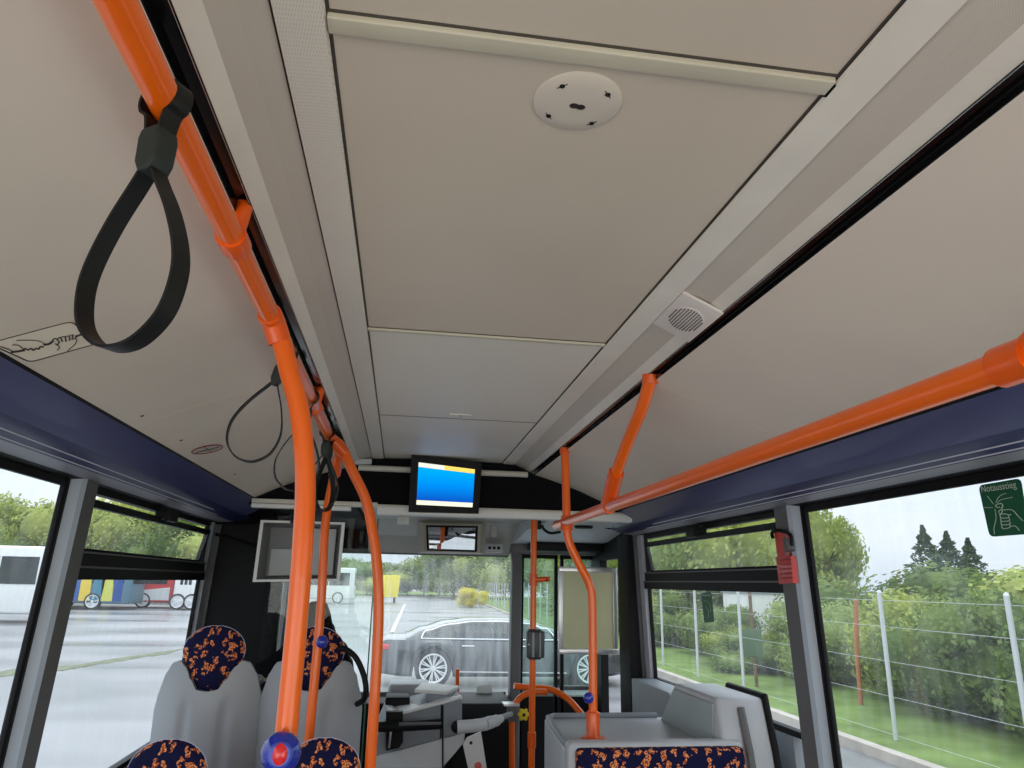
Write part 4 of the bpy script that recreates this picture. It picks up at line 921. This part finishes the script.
b = MB(); b.tube([h(785, 535, 1.098), h(786, 556, 1.098)], .004, PILL, 8, False); b.build('handle', t)
def glass_sticker(name, c4, label, detail):
    X = 1.150; n_ = Vector((-1, 0, .045)).normalized()
    def g(x, y, lift=0): return atp(x, y, (1.150, 0, 2.04), n_)+n_*lift
    rc = rounded(c4, .13)
    b = MB(); a = [g(x, y, .001) for x, y in rc]; b.hull((a, [p-n_*.001 for p in a]), GREEN); o = b.build(name); tag(o, label, 'sticker')
    return o, g
S1, g = glass_sticker('emergency_exit_sticker', [(978.5, 485.5), (1021, 478), (1030, 534), (990, 537)], 'green emergency exit sticker with breaking-glass hand on right rear window', True)
# pictogram lines; coordinates read from the sticker face
z6 = lambda pts: [(960+x/10.24, 470+y/10.24) for x, y in pts]
b = MB()
for pts, r in (([(350, 350), (285, 265)], .0006), ([(340, 385), (255, 385)], .0006), ([(375, 335), (395, 290), (430, 255), (480, 240)], .0006), ([(390, 335), (430, 305), (545, 280)], .0006),
               ([(365, 400), (375, 500), (355, 590), (360, 660)], .0006), ([(370, 370), (385, 352), (430, 345), (445, 370), (430, 395), (460, 410)], .0010),
               ([(370, 370), (395, 385), (415, 380)], .0010), ([(400, 430), (420, 410), (440, 420), (425, 450), (405, 440)], .0010), ([(415, 455), (470, 450), (505, 460), (530, 455)], .0009), ([(415, 460), (430, 490), (500, 490), (505, 465)], .0009),
               ([(425, 495), (430, 525), (510, 520), (510, 495)], .0009), ([(430, 530), (435, 560), (515, 555), (515, 530)], .0009), ([(435, 565), (445, 600), (515, 590), (515, 565)], .0009),
               ([(460, 410), (520, 405), (560, 425), (600, 470), (650, 520)], .0009), ([(520, 575), (570, 575), (595, 595), (615, 620)], .0009)):
    b.tube([g(x, y, .0016) for x, y in z6(pts)], r, PALEINK, 6)
b.build('pictogram', S1)
def text_mesh(txt, name, m, p0, p1, up, parent):
    cu = bpy.data.curves.new(name, 'FONT'); cu.body = txt; cu.size = 1; tmp = bpy.data.objects.new('tmp', cu); COL.objects.link(tmp)
    bpy.context.view_layer.update(); me = bpy.data.meshes.new_from_object(tmp.evaluated_get(bpy.context.evaluated_depsgraph_get())); COL.objects.unlink(tmp); bpy.data.objects.remove(tmp)
    wdt = max(v.co.x for v in me.vertices); ux = (p1-p0)/wdt; s = ux.length; uy = up.normalized()*s*1.05
    org = Vector(parent['_o'])
    for v in me.vertices: v.co = p0+ux*v.co.x+uy*v.co.y-org
    me.materials.append(m); o = bpy.data.objects.new(name, me); COL.objects.link(o); o.parent = parent; return o
upv = g(979, 486)-g(985, 515)
text_mesh('Notausstieg', 'lettering', PALEINK, g(982, 492.5, .002), g(1017.5, 487.5, .002), upv, S1)
S2_, g = glass_sticker('window_exit_sticker', [(701.5, 593), (711.5, 592.5), (714.5, 622), (704.5, 623)], 'small green exit sticker on the right front window pane', True)
b = MB()
for pts in ([(704, 600), (710, 604), (711, 612)], [(706, 606), (709, 612), (708, 618)]): b.tube([g(x, y, .0016) for x, y in pts], .0008, PALEINK, 6)
b.build('pictogram', S2_)
text_mesh('Notausstieg', 'lettering', PALEINK, g(702.8, 596.5, .002), g(710.8, 596, .002), upv, S2_)

# ================================================================== OUTSIDE
GZ = -.20
ASP = bpy.data.materials.new('wet_asphalt'); ASP.use_nodes = True; n = ASP.node_tree; pb = n.nodes['Principled BSDF']
tcn = n.nodes.new('ShaderNodeTexCoord'); n1 = n.nodes.new('ShaderNodeTexNoise'); n1.inputs['Scale'].default_value = .22; n1.inputs['Detail'].default_value = 6
mpn = n.nodes.new('ShaderNodeMapping'); mpn.inputs['Scale'].default_value = (.6, 1.6, 1); mpn.inputs['Rotation'].default_value = (0, 0, .35); n.links.new(tcn.outputs['Object'], mpn.inputs[0]); n.links.new(mpn.outputs[0], n1.inputs['Vector'])
cr = n.nodes.new('ShaderNodeValToRGB'); cr.color_ramp.elements[0].position = .35; cr.color_ramp.elements[0].color = (.13, .135, .14, 1); cr.color_ramp.elements[1].position = .65; cr.color_ramp.elements[1].color = (.32, .32, .335, 1)
n.links.new(n1.outputs['Fac'], cr.inputs[0]); n.links.new(cr.outputs[0], pb.inputs['Base Color'])
rr_ = n.nodes.new('ShaderNodeMapRange'); rr_.inputs['From Min'].default_value = .3; rr_.inputs['From Max'].default_value = .7; rr_.inputs['To Min'].default_value = .22; rr_.inputs['To Max'].default_value = .5; n.links.new(n1.outputs['Fac'], rr_.inputs['Value']); n.links.new(rr_.outputs[0], pb.inputs['Roughness'])
b = MB(); b.box((-160, -60, GZ-.2), (160, 260, GZ), ASP); b.build('ground', kind='structure')
GRASS = mat('verge_grass_green', (.15, .22, .06), .9, spec=.1, noise=(1.5, .35))
KERB = mat('kerb_concrete', (.42, .38, .33), .8, noise=(3, .2))
DIRT = mat('verge_soil', (.14, .13, .08), .9, noise=(2, .3))
b = MB(); b.prism([(5.85, -20), (60, -20), (60, 110), (9.3, 110), (6.9, 45), (6.0, 20)], 'Z', GZ, GZ+.06, GRASS); o = b.build('grass_verge', kind='stuff'); tag(o, 'strip of bright green grass beyond the kerb on the right', 'grass')
b = MB(); pk = [(5.7, -20), (5.72, 9), (5.85, 20), (6.75, 45), (9.15, 110)]; b.prism(pk+[(x+.16, y) for x, y in reversed(pk)], 'Z', GZ, GZ+.12, KERB); b.build('trim_30', kind='structure')
b = MB(); b.prism([(-60, 58), (-14, 62), (-9, 98), (9, 104), (9, 150), (-60, 150)], 'Z', GZ, GZ+.03, GRASS); o = b.build('grass_bank', kind='stuff'); tag(o, 'grass below the far hedge beyond the parking lot', 'grass')
# moss seam across the lot on the left
b = MB(); pts = [at(0, 672, Z=GZ), at(62, 668, Z=GZ), at(100, 662, Z=GZ), at(140, 656, Z=GZ), at(180, 650, Z=GZ)]
pts = spline([Vector((p.x, p.y, GZ)) for p in pts], 10)
row = []; 
for p in pts: wv = .8+.7*random.random(); row.append((p.x, p.y-wv)); 
b.prism([(p.x, p.y+.3+.3*random.random()) for p in pts]+list(reversed(row)), 'Z', GZ, GZ+.008, mat('moss_wet', (.15, .165, .09), .8, noise=(4, .4))); o = b.build('moss_seam', kind='stuff'); tag(o, 'mossy green seam across the wet asphalt on the left', 'moss')
MARK = mat('road_paint_white', (.7, .7, .68), .6)
b = MB()
for (xa, ya, xb, yb) in ((392, 632, 405, 604),):
    p = at(xa, ya, Z=GZ+.01); q = at(xb, yb, Z=GZ+.01); d = Vector((q-p)).normalized().cross(Vector((0, 0, 1)))*.08
    b.hull(([p-d, p+d, q+d, q-d], [v-Vector((0, 0, .008)) for v in (p-d, p+d, q+d, q-d)]), MARK)
b.build('trim_31', kind='structure')

# foliage ------------------------------------------------
LM = [leaf_mat('foliage_mid_green', (.10, .17, .035), (.33, .41, .15)), leaf_mat('foliage_yellow_green', (.20, .26, .04), (.50, .55, .18)), leaf_mat('foliage_conifer', (.03, .06, .035), (.09, .14, .07)), leaf_mat('foliage_yellow', (.65, .58, .04), (.95, .85, .06))]
BARK = mat('bark_brown', (.16, .10, .06), .9, noise=(8, .3))
def crown_mesh(seed, n, leaf, kind='round'):
    rd = random.Random(seed); vs = []; fs = []
    blobs = []
    if kind == 'round':
        for k in range(11):
            a = rd.random()*2*pi; r = rd.random()**.5*.55; z = .30+rd.random()*.55; blobs.append((Vector((r*cos(a), r*sin(a), z)), .22+.16*rd.random()*(1.2-z)))
        blobs.append((Vector((0, 0, .55)), .42))
    for k in range(n):
        if kind == 'round':
            c, r = blobs[rd.randrange(len(blobs))]; d = Vector((rd.gauss(0, 1), rd.gauss(0, 1), rd.gauss(0, 1))).normalized(); p = c+d*r*(.75+.3*rd.random())
        else:
            t = rd.random()**1.5; a = rd.random()*2*pi; lay = 1+.25*sin(t*60); r = .30*(1-t)*lay*(.6+.4*rd.random()); p = Vector((r*cos(a), r*sin(a), .05+t*.95)); d = Vector((cos(a), sin(a), .3))
        d2 = (d+Vector((rd.gauss(0, .5), rd.gauss(0, .5), rd.gauss(0, .5)))).normalized(); u = d2.orthogonal().normalized(); v = d2.cross(u); s = leaf*(.6+.8*rd.random()); i = len(vs)
        vs += [p-u*s, p-v*s*.6, p+u*s, p+v*s*.6]; fs.append([i, i+1, i+2, i+3])
    if kind == 'round':   # opaque heart so the crown is not see-through
        for c, r in blobs:
            t = MB(); t.ball(c, r*.66, LM[0]); i = len(vs); vs += [Vector(v) for v in t.v]; fs += [[q+i for q in f] for f in t.f]
    me = bpy.data.meshes.new('crown'); me.from_pydata(vs, [], fs); return me
CR = {}
def crown(mi, var, kind):
    key = (mi, var, kind)
    if key not in CR:
        me = crown_mesh(var*7+(3 if kind == 'cone' else 1), 9500 if kind == 'round' else 3200, .019 if kind == 'round' else .016, kind); me.materials.append(LM[mi]); CR[key] = me
    return CR[key]
def trunk_mesh():
    b = MB(); b.tube([(0, 0, 0), (.01, .01, .3), (-.01, 0, .6)], .022, BARK, 8); me = bpy.data.meshes.new('trunk'); me.from_pydata(b.v, [], b.f); me.materials.append(BARK); return me
TR = trunk_mesh()
def tree(name, x, y, h, wd, mi, var, label, group, kind='round', cat='tree'):
    h *= .86
    o = thing(name, (x, y, GZ), label, cat, group); o.rotation_euler = (0, 0, random.random()*6)
    c = bpy.data.objects.new('crown', crown(mi, var, kind)); COL.objects.link(c); c.parent = o; c.scale = (wd, wd, h)
    if name == 'tree' or kind == 'cone':
        k = bpy.data.objects.new('trunk', TR); COL.objects.link(k); k.parent = o; k.scale = (h, h, h*.9)
    else: c.location = (0, 0, -h*.12)
    return o
def wpos(px, Y=None, X=None, py=575):
    return at(px, py, Y=Y) if Y is not None else at(px, py, X=X)
# left hedge of trees beyond the vehicles
i = 0
for px, hh in ((-60, 9), (-38, 9.5), (-15, 9.2), (8, 8.6), (30, 6.9), (52, 8.6), (75, 9.6), (98, 9.2), (118, 8.8), (138, 8.4), (158, 8.0), (178, 7.6), (198, 7.0), (216, 6.4), (240, 6)):
    p = wpos(px, Y=66+4*(i % 2)); tree('tree', p.x, p.y, hh*1.03, 8.0, 1 if i % 3 != 1 else 0, i % 3, 'leafy yellow-green tree in the row behind the buses on the left', 'trees behind the parked buses on the left'); i += 1
# front hedge beyond the lot
for k, (px, hh) in enumerate(((250, 6), (275, 6), (300, 6.2), (325, 6.0), (347, 5.8), (368, 5.2), (390, 4.6), (408, 4.6), (425, 5.2), (440, 6), (455, 7), (470, 8.0), (488, 8.4), (505, 9))):
    p = wpos(px, Y=108-(k > 9)*14); tree('tree', p.x, p.y, hh, 9.5, 0 if k % 3 else 1, (k+1) % 3, 'green tree in the hedge beyond the road seen through windscreen', 'hedge trees beyond the windscreen')
# right side: trees and bushes behind the fence
k = 0
for Y, X, h_, w_, mi in ((1, 15, 4.6, 5.5, 0), (5, 15.5, 4.2, 5.5, 0), (8.5, 14.5, 3.5, 5.2, 0), (11.5, 14.2, 3.0, 5.2, 0), (14, 13.4, 2.8, 5.0, 1), (17, 13.0, 3.0, 4.6, 0), (22, 12.5, 4.9, 2.7, 1), (24, 12.4, 6.6, 4.6, 1), (27, 12.5, 7.4, 5.0, 0), (32, 13, 7.2, 5.5, 1), (38, 13, 7, 6, 0), (45, 13.5, 7, 6.5, 1), (54, 14, 8, 7, 1), (64, 15, 8.5, 7.5, 0), (76, 16, 9, 8, 1)):
    tree('tree', X, Y, h_, w_, mi, k % 3, 'bushy tree behind the wire fence on the right', 'trees behind the fence on the right'); k += 1
for Y, X, h_, w_, mi in ((2, 9.4, 2.6, 2.6, 0), (4.5, 9.2, 2.6, 2.6, 0), (6.6, 8.9, 2.4, 2.5, 0), (8.6, 9.0, 2.6, 2.5, 0), (10.6, 8.9, 2.5, 2.4, 0), (12.8, 9.1, 2.5, 2.5, 1), (15, 9.2, 2.2, 2.3, 0), (17.4, 8.7, 1.15, 1.9, 0), (19.2, 8.9, 1.3, 1.9, 1), (21, 9.0, 1.9, 2.0, 0), (24.5, 9.2, 2.3, 2.4, 0), (27.5, 9.4, 2.4, 2.4, 1), (30, 10.2, 2.8, 4, 0), (37, 10.6, 3, 4, 1), (46, 11, 3, 4.5, 0)):
    tree('bush', X, Y, h_, w_, mi, k % 3, 'low green bush right behind the wire fence', 'bushes behind the fence on the right', cat='bush'); k += 1
for px, Y, h_, lab in ((928, 45, 7.4, 'tallest'), (951, 46, 7.1, 'middle'), (972, 47, 6.7, 'rightmost')):
    p = at(px, 570, Y=Y); tree('conifer', p.x, p.y, h_, 9, 2, 1, '%s of three dark conifers rising above bushes on the right' % lab, 'three dark conifers', 'cone')
p = at(474, 596, Y=62); tree('bush', p.x, p.y, 2.0, 2.1, 3, 0, 'bright yellow bush at the roadside seen through the windscreen', None, cat='bush')
# fence
FP = mat('fence_post_galvanised', (.62, .64, .66), .4, metal=.3); WIRE = mat('fence_wire', (.55, .57, .58), .4, metal=.3)
def fx(y): return 6.5+max(0, y-20)*.035
fys = [.72+2.2*i for i in range(34)]
for i, y in enumerate(fys):
    b = MB(); b.tube([(fx(y), y, GZ), (fx(y), y, GZ+1.95)], .03, FP, 10, False); b.lathe([(.034, 0), (.024, .03), (.0001, .04)], (fx(y), y, GZ+1.95), (0, 0, 1), FP, 10)
    tag(b.build('fence_post'), 'pale round steel post of the wire fence along the grass verge', 'fence post', 'posts of wire fence on the right')
b = MB()
for z in (.12, .6, 1.05, 1.5, 1.85): b.tube([(fx(y), y, GZ+z) for y in fys], .003, WIRE, 5, False)
tag(b.build('fence_wires'), 'thin horizontal wires strung between the pale fence posts', 'fence wire')
# sign on a brown post
p = at(757, 690, Z=GZ); t = thing('roadside_sign', (p.x, p.y, GZ), 'brown post with a square green sign by the fence on the right', 'sign')
b = MB(); b.tube([(p.x, p.y, GZ), (p.x-.02, p.y, GZ+2.35)], .035, BARK, 10, False); b.build('post', t)
q = at(752.5, 643, Y=p.y-.06); b = MB(); b.box((q.x-.21, q.y-.01, q.z-.27), (q.x+.21, q.y+.01, q.z+.27), mat('sign_olive_green', (.07, .13, .06), .6), .01); b.build('sign_plate', t)
p = at(706, 672, Z=GZ); 
p = Vector((6.9, 13.4, GZ)); b = MB(); b.tube([(6.9, 20.5, GZ), (6.9, 20.5, GZ+.9)], .05, mat('marker_brown_red', (.4, .14, .06), .7), 10, False); tag(b.build('marker_post'), 'short reddish-brown marker post on the verge ahead', 'post')
b = MB(); b.tube([at(863, 731, X=7.9), at(860, 690, X=7.9), at(857, 650, X=7.9), at(856, 600, X=7.9)], [.055, .05, .045, .04, .04]+[.04]*40, mat('bark_rust', (.45, .17, .06), .8), 8); tag(b.build('rusty_stake'), 'slim rust-brown stake beside the fence beyond right rear window', 'stake')

# building far right
p0 = at(747, 612, Y=21); p1 = at(803, 612, Y=21); t = thing('shed', (p0.x+.8, 21, GZ), 'low white building beyond the fence on the right', 'building')
b = MB(); b.box((p0.x, 21, GZ), (p1.x, 22.6, 1.62), mat('render_white', (.8, .8, .78), .7)); b.build('walls', t)
b = MB(); b.prism([(p0.x-.05, 1.62), (p1.x+.05, 1.62), (p1.x+.05, 1.68), (p0.x-.05, 1.68)], 'Y', 20.95, 22.65, GREY); b.build('roof', t)

# vehicles ------------------------------------------------
TYRE = mat('tyre_black', (.02, .02, .02), .7); RIMM = mat('alloy_rim', (.80, .81, .83), .35, metal=.1); WIN = mat('vehicle_window_dark', (.02, .03, .03), .08, spec=.6)
def wheel(c, r, axis, w_=.22, rim=RIMM, spokes=10):
    b = MB(); ax = Vector(axis).normalized(); c = Vector(c)
    b.lathe([(.001, w_*.2), (r*.70, w_*.2), (r*.72, w_/2), (r*.95, w_/2), (r, w_*.35), (r, -w_*.35), (r*.95, -w_/2), (r*.72, -w_/2)], c, ax, TYRE, 28)
    g = MB(); g.lathe([(r*.72, w_*.38), (r*.76, w_*.5), (r*.72, w_*.52), (r*.66, w_*.42), (r*.66, w_*.36)], c, ax, RIMM, 28, True, False); g.lathe([(r*.66, w_*.22), (.001, w_*.2)], c, ax, TYRE, 28)
    u = ax.orthogonal().normalized(); v = ax.cross(u)
    for k in range(spokes):
        for da in (-.10, .10):
            a = 2*pi*k/spokes; p = c+ax*w_*.40+(u*cos(a)+v*sin(a))*r*.12; q = c+ax*w_*.47+(u*cos(a+da)+v*sin(a+da))*r*.70; g.tube([p, q], r*.035, RIMM, 6, False)
    g.lathe([(r*.14, w_*.36), (r*.14, w_*.48), (.001, w_*.5)], c, ax, RIMM, 16)
    return b, g
def make_bus(name, label, cat, org, length, height, rot, body, lower=None, parts_=None, group=None, wheels=True, rear_lights=True):
    """long axis local x, near side at local y=0; origin at ground"""
    M = Matrix.Translation(org) @ Matrix.Rotation(rot, 4, 'Z')
    t = thing(name, org, label, cat, group)
    b = MB(); b.box((0, 0, .35), (length, 2.5, height), body, .12, M)
    b.build('body', t)
    if lower:
        b = MB(); b.box((.02, -.012, .35), (length-.02, 0.02, .35+.45*(height-.35)), lower, 0, M); b.build('lower_panels', t)
    nwn = max(3, int(length/1.6)); z0, z1 = height*.50, height*.86
    for k in range(nwn):
        x0 = .35+k*(length-.7)/nwn; x1 = .35+(k+1)*(length-.7)/nwn-.08
        b = MB(); b.box((x0, -.02, z0), (x1, .04, z1), WIN, 0, M); b.build('window', t)
    for e in (0, length):
        b = MB(); b.box((e-.02, .25, z0), (e+.02, 2.25, z1+.05), WIN, 0, M); b.build('end_window', t)
    if rear_lights:
        b = MB(); b.box((length-.25, -.03, .95), (length-.05, .02, 1.15), mat('tail_lamp_red_'+name, (.7, .03, .05), .3), 0, M); b.build('tail_lamp', t)
    if wheels:
        for x in (length*.22, length*.78):
            tb, rb = wheel((x, .10, .48), .48, (0, -1, 0), .28, spokes=5); tt = MB(); tt.add([M @ Vector(v) for v in tb.v], tb.f, TYRE, True); wo = tt.build('wheel', t)
            rt = MB(); rt.add([M @ Vector(v) for v in rb.v], rb.f, RIMM, True); rt.build('rim', wo)
    if parts_: parts_(t, M)
    return t
BW = mat('bus_white_paint', (.85, .86, .85), .3, coat=.3)
p = at(39, 622, Y=33.5); make_bus('white_bus', 'white bus parked nearest on the left, its tail at the pillar', 'bus', (p.x-11.5, 33.5, GZ), 11.5, 3.1, 0, BW)
def graffiti(t, M):
    cols = [(.02, .10, .35), (.75, .55, .05), (.04, .2, .3), (.6, .6, .1), (.03, .08, .3), (.7, .35, .1), (.8, .7, .2), (.05, .15, .4), (.5, .5, .15)]
    rd = random.Random(3)
    for k in range(14):
        x = .2+k*.62; c = cols[k % len(cols)]; b = MB(); x2 = x+.45+rd.random()*.2; zt = 2.0+rd.random()*.4; s_ = rd.random()*.3
        b.hull(([M @ Vector((x, -.03, .5)), M @ Vector((x2, -.03, .5)), M @ Vector((x2+s_-.15, -.03, zt)), M @ Vector((x+s_-.15, -.03, zt-.1))], [M @ Vector((x, .01, .5)), M @ Vector((x2, .01, .5)), M @ Vector((x2+s_-.15, .01, zt)), M @ Vector((x+s_-.15, .01, zt-.1))]), mat('mural_%d' % k, c, .5)); b.build('painted_panel', t)
p = at(76, 606, Y=47); p2 = at(128, 606, Y=47)
make_bus('painted_bus', 'bus with blue and yellow painted stripes parked far left', 'bus', (p2.x-9.2, 47, GZ), 9.2, 3.0, 0, mat('bus_blue_grey', (.10, .20, .26), .4), None, graffiti, rear_lights=False)
p = at(129, 606, Y=50.2); p2 = at(171, 606, Y=50.2)
def redw(t, M):
    b = MB(); b.hull(([M @ Vector((5.3, -.035, .5)), M @ Vector((7.8, -.035, .5)), M @ Vector((7.8, -.035, 1.3)), M @ Vector((5.6, -.035, 1.05))], [M @ Vector((5.3, .0, .5)), M @ Vector((7.8, .0, .5)), M @ Vector((7.8, .0, 1.3)), M @ Vector((5.6, .0, 1.05))]), BW); b.build('white_skirt', t)
make_bus('red_bus', 'red and white bus parked behind striped bus on the left', 'bus', (p2.x-8, 50.2, GZ), 8, 3.0, 0, mat('bus_red_paint', (.70, .05, .05), .35), None, redw, rear_lights=False)
p = at(171, 606, Y=48.5); p2 = at(196, 606, Y=48.5)
make_bus('white_van', 'white high vehicle parked right of the red bus', 'van', (p.x, 48.5, GZ), p2.x-p.x, 3.0, 0, BW, None, None, rear_lights=False)
p = at(280, 603, Y=66); p2 = at(353, 603, Y=66)
make_bus('distant_bus', 'white bus crossing the far lot, seen beneath the white-framed box', 'bus', (p.x, 66, GZ), p2.x-p.x, 3.0, 0, BW, rear_lights=False)
p = at(373, 592, Y=70); p2 = at(398, 592, Y=70); t = thing('skip_container', ((p.x+p2.x)/2, 70, GZ), 'yellow container at the far edge of the lot ahead', 'container')
YC = mat('container_yellow', (.9, .75, .02), .5); b = MB(); b.prism([(p.x, GZ+.5), (p2.x, GZ+.5), (p2.x+.15, p.z+1.55), (p.x-.15, p.z+1.55)], 'Y', 70, 72, YC, .02); b.build('bin', t)
b = MB()
for k in range(5): x = p.x+.2+k*(p2.x-p.x-.4)/4; b.box((x-.04, 69.94, GZ+.5), (x+.04, 70, p.z+1.45), YC)
b.build('ribs', t)
for x in (p.x+.3, p2.x-.3): b = MB(); b.box((x-.1, 70.2, GZ), (x+.1, 71.8, GZ+.5), TYRE, .02); b.build('foot', t)

# black saloon car --------------------------------------
def car():
    CY = 14.8; pw = at(433, 668, Y=CY); x_r = pw.x; K = 1.0; WB = 3.13
    t = thing('saloon_car', (x_r+WB/2, CY+.95, GZ), 'dark grey saloon car passing in front of the windscreen', 'car')
    BODY = mat('car_paint_dark_grey', (.055, .062, .068), .18, coat=1.0); CH = mat('car_chrome', (.8, .8, .82), .15, metal=.9)
    zq = lambda z: GZ+.36+(z-.36)*(.82 if z > .36 else 1)
    X = lambda u: x_r+u*K      # u measured from the rear axle, metres, forward +
    rear, front = -1.12, 4.05
    # longitudinal tables: belt/shoulder height and deck height
    sh = [(rear, .62), (-1.08, .90), (-.9, .985), (0, .985), (1.5, .97), (2.9, .95), (3.5, .88), (3.95, .72), (front, .55)]
    dk = [(rear, .66), (-1.08, .97), (-.9, 1.04), (-.2, 1.07), (2.5, 1.03), (3.0, 1.0), (3.5, .90), (3.95, .75), (front, .58)]
    hwt = [(rear, .72), (-1.05, .82), (-.7, .93), (0, .965), (3, .96), (3.6, .88), (3.95, .74), (front, .62)]
    bt = [(rear, .38), (-1.0, .24), (-.5, .20), (3.5, .20), (3.95, .24), (front, .34)]
    us = [rear+(front-rear)*i/180 for i in range(181)]; vs = []; sec = 14
    b = MB()
    for u in us:
        h = interp(sh, u); d = interp(dk, u); w_ = interp(hwt, u)*K; bz = interp(bt, u)
        # arches lift the lower edge around both wheels
        for uc in (0, 3.13):
            du = abs(u-uc)
            if du < .385: bz = max(bz, .24+sqrt(max(0, .385**2-du**2))*1.4)
        half = [(0, bz), (w_*.9, bz), (w_*.985, bz+.06), (w_, bz+(h-bz)*.45), (w_*.985, bz+(h-bz)*.8), (w_*.94, h), (w_*.75, (h+d*2)/3), (0, d)]
        ring = [(y, z) for y, z in half]+[(-y, z) for y, z in reversed(half[1:-1])]
        for y, z in ring: vs.append((X(u), CY+.96*K-y, zq(z)))
    n_ = len(ring); fs = []
    for i in range(180):
        for k in range(n_): k2 = (k+1) % n_; fs.append([i*n_+k, i*n_+k2, (i+1)*n_+k2, (i+1)*n_+k])
    fs += [list(range(n_)), [180*n_+k for k in range(n_)]]
    b.add(vs, fs, BODY, True); b.build('body', t)
    # greenhouse
    rf = [(-.55, 1.05), (-.2, 1.22), (.3, 1.38), (.8, 1.45), (1.4, 1.46), (1.9, 1.42), (2.3, 1.28), (2.75, 1.03)]
    b = MB(); vs = []; m_ = 40; us = [-.55+3.3*i/m_ for i in range(m_+1)]
    for u in us:
        z = interp(rf, u); base = .98; wd = .86*K; tw = (.86-.28*(z-base)/.48)*K
        for y, zz in ((wd, base), ((wd+tw)/2*1.01, (base+z)/2), (tw, z-.03), (tw*.85, z), (0, z+.015), (-tw*.85, z), (-tw, z-.03), (-(wd+tw)/2*1.01, (base+z)/2), (-wd, base)): vs.append((X(u), CY+.96*K-y, zq(zz)))
    fs = []; k9 = 9
    for i in range(m_):
        for k in range(8): fs.append([i*9+k, i*9+k+1, (i+1)*9+k+1, (i+1)*9+k])
    b.add(vs, fs, BODY, True); b.build('roof', t)
    # side glass panes, follow the greenhouse side
    def gp(u, z, off=.035):
        base = .98; tw = (.86-.28*(z-base)/.48)*K; return Vector((X(u), CY+.96*K-tw-off, zq(z)))
    def top(u): return interp(rf, u)-.075
    for nm, ua, ub in (('quarter_pane', -.18, .30), ('rear_pane', .34, 1.15), ('front_pane', 1.20, 2.25)):
        P_ = [gp(ua, 1.03)]; N_ = 8
        if nm == 'quarter_pane': P_ = [gp(-.12, 1.03)]
        tp = [gp(ua+(ub-ua)*i/N_, max(1.035, top(ua+(ub-ua)*i/N_))) for i in range(N_+1)]
        P_ = [gp(ub, 1.03)]+list(reversed(tp))+[gp(ua, 1.03)]; b = MB(); b.hull((P_, [p+Vector((0, .01, 0)) for p in P_]), WIN); b.build(nm, t)
    b = MB(); line = [gp(-.25, 1.02, .045)]+[gp(-.18+2.5*i/16, max(1.04, top(-.18+2.5*i/16)+.03), .045) for i in range(17)]+[gp(2.45, 1.02, .045)]
    b.tube(line, .016, CH, 6); b.tube([gp(-.25, 1.015, .045), gp(2.5, 1.005, .045)], .014, CH, 6, False); b.build('window_chrome', t)
    for u in (.05+.5, 1.65):
        b = MB(); b.tube([(X(u), CY-.01*K, zq(.86)), (X(u+.24), CY-.01*K, zq(.86))], .014, CH, 6, False); b.build('door_handle', t)
    b = MB(); b.tube([(X(.45), CY-.008, GZ+.30*K), (X(2.65), CY-.008, GZ+.28*K)], .014, CH, 6, False); b.build('sill_chrome', t)
    b = MB(); b.box((X(-1.14), CY+.10, zq(.76)), (X(-.80), CY+.30, zq(.88)), mat('car_tail_lamp', (.8, .05, .06), .25), .02); b.build('tail_lamp', t)
    for u in (0, 3.13):
        tb, rb = wheel((X(u), CY+.10, GZ+.36*K), .36*K, (0, -1, 0), .24); wo = tb.build('wheel', t); rb.build('rim', wo)
    for u in (0, 3.13):
        tb, rb = wheel((X(u), CY+1.80*K, GZ+.36*K), .36*K, (0, 1, 0), .24); wo = tb.build('wheel', t); rb.build('rim', wo)
car()

for o in bpy.data.objects:
    if '_o' in o: del o['_o']
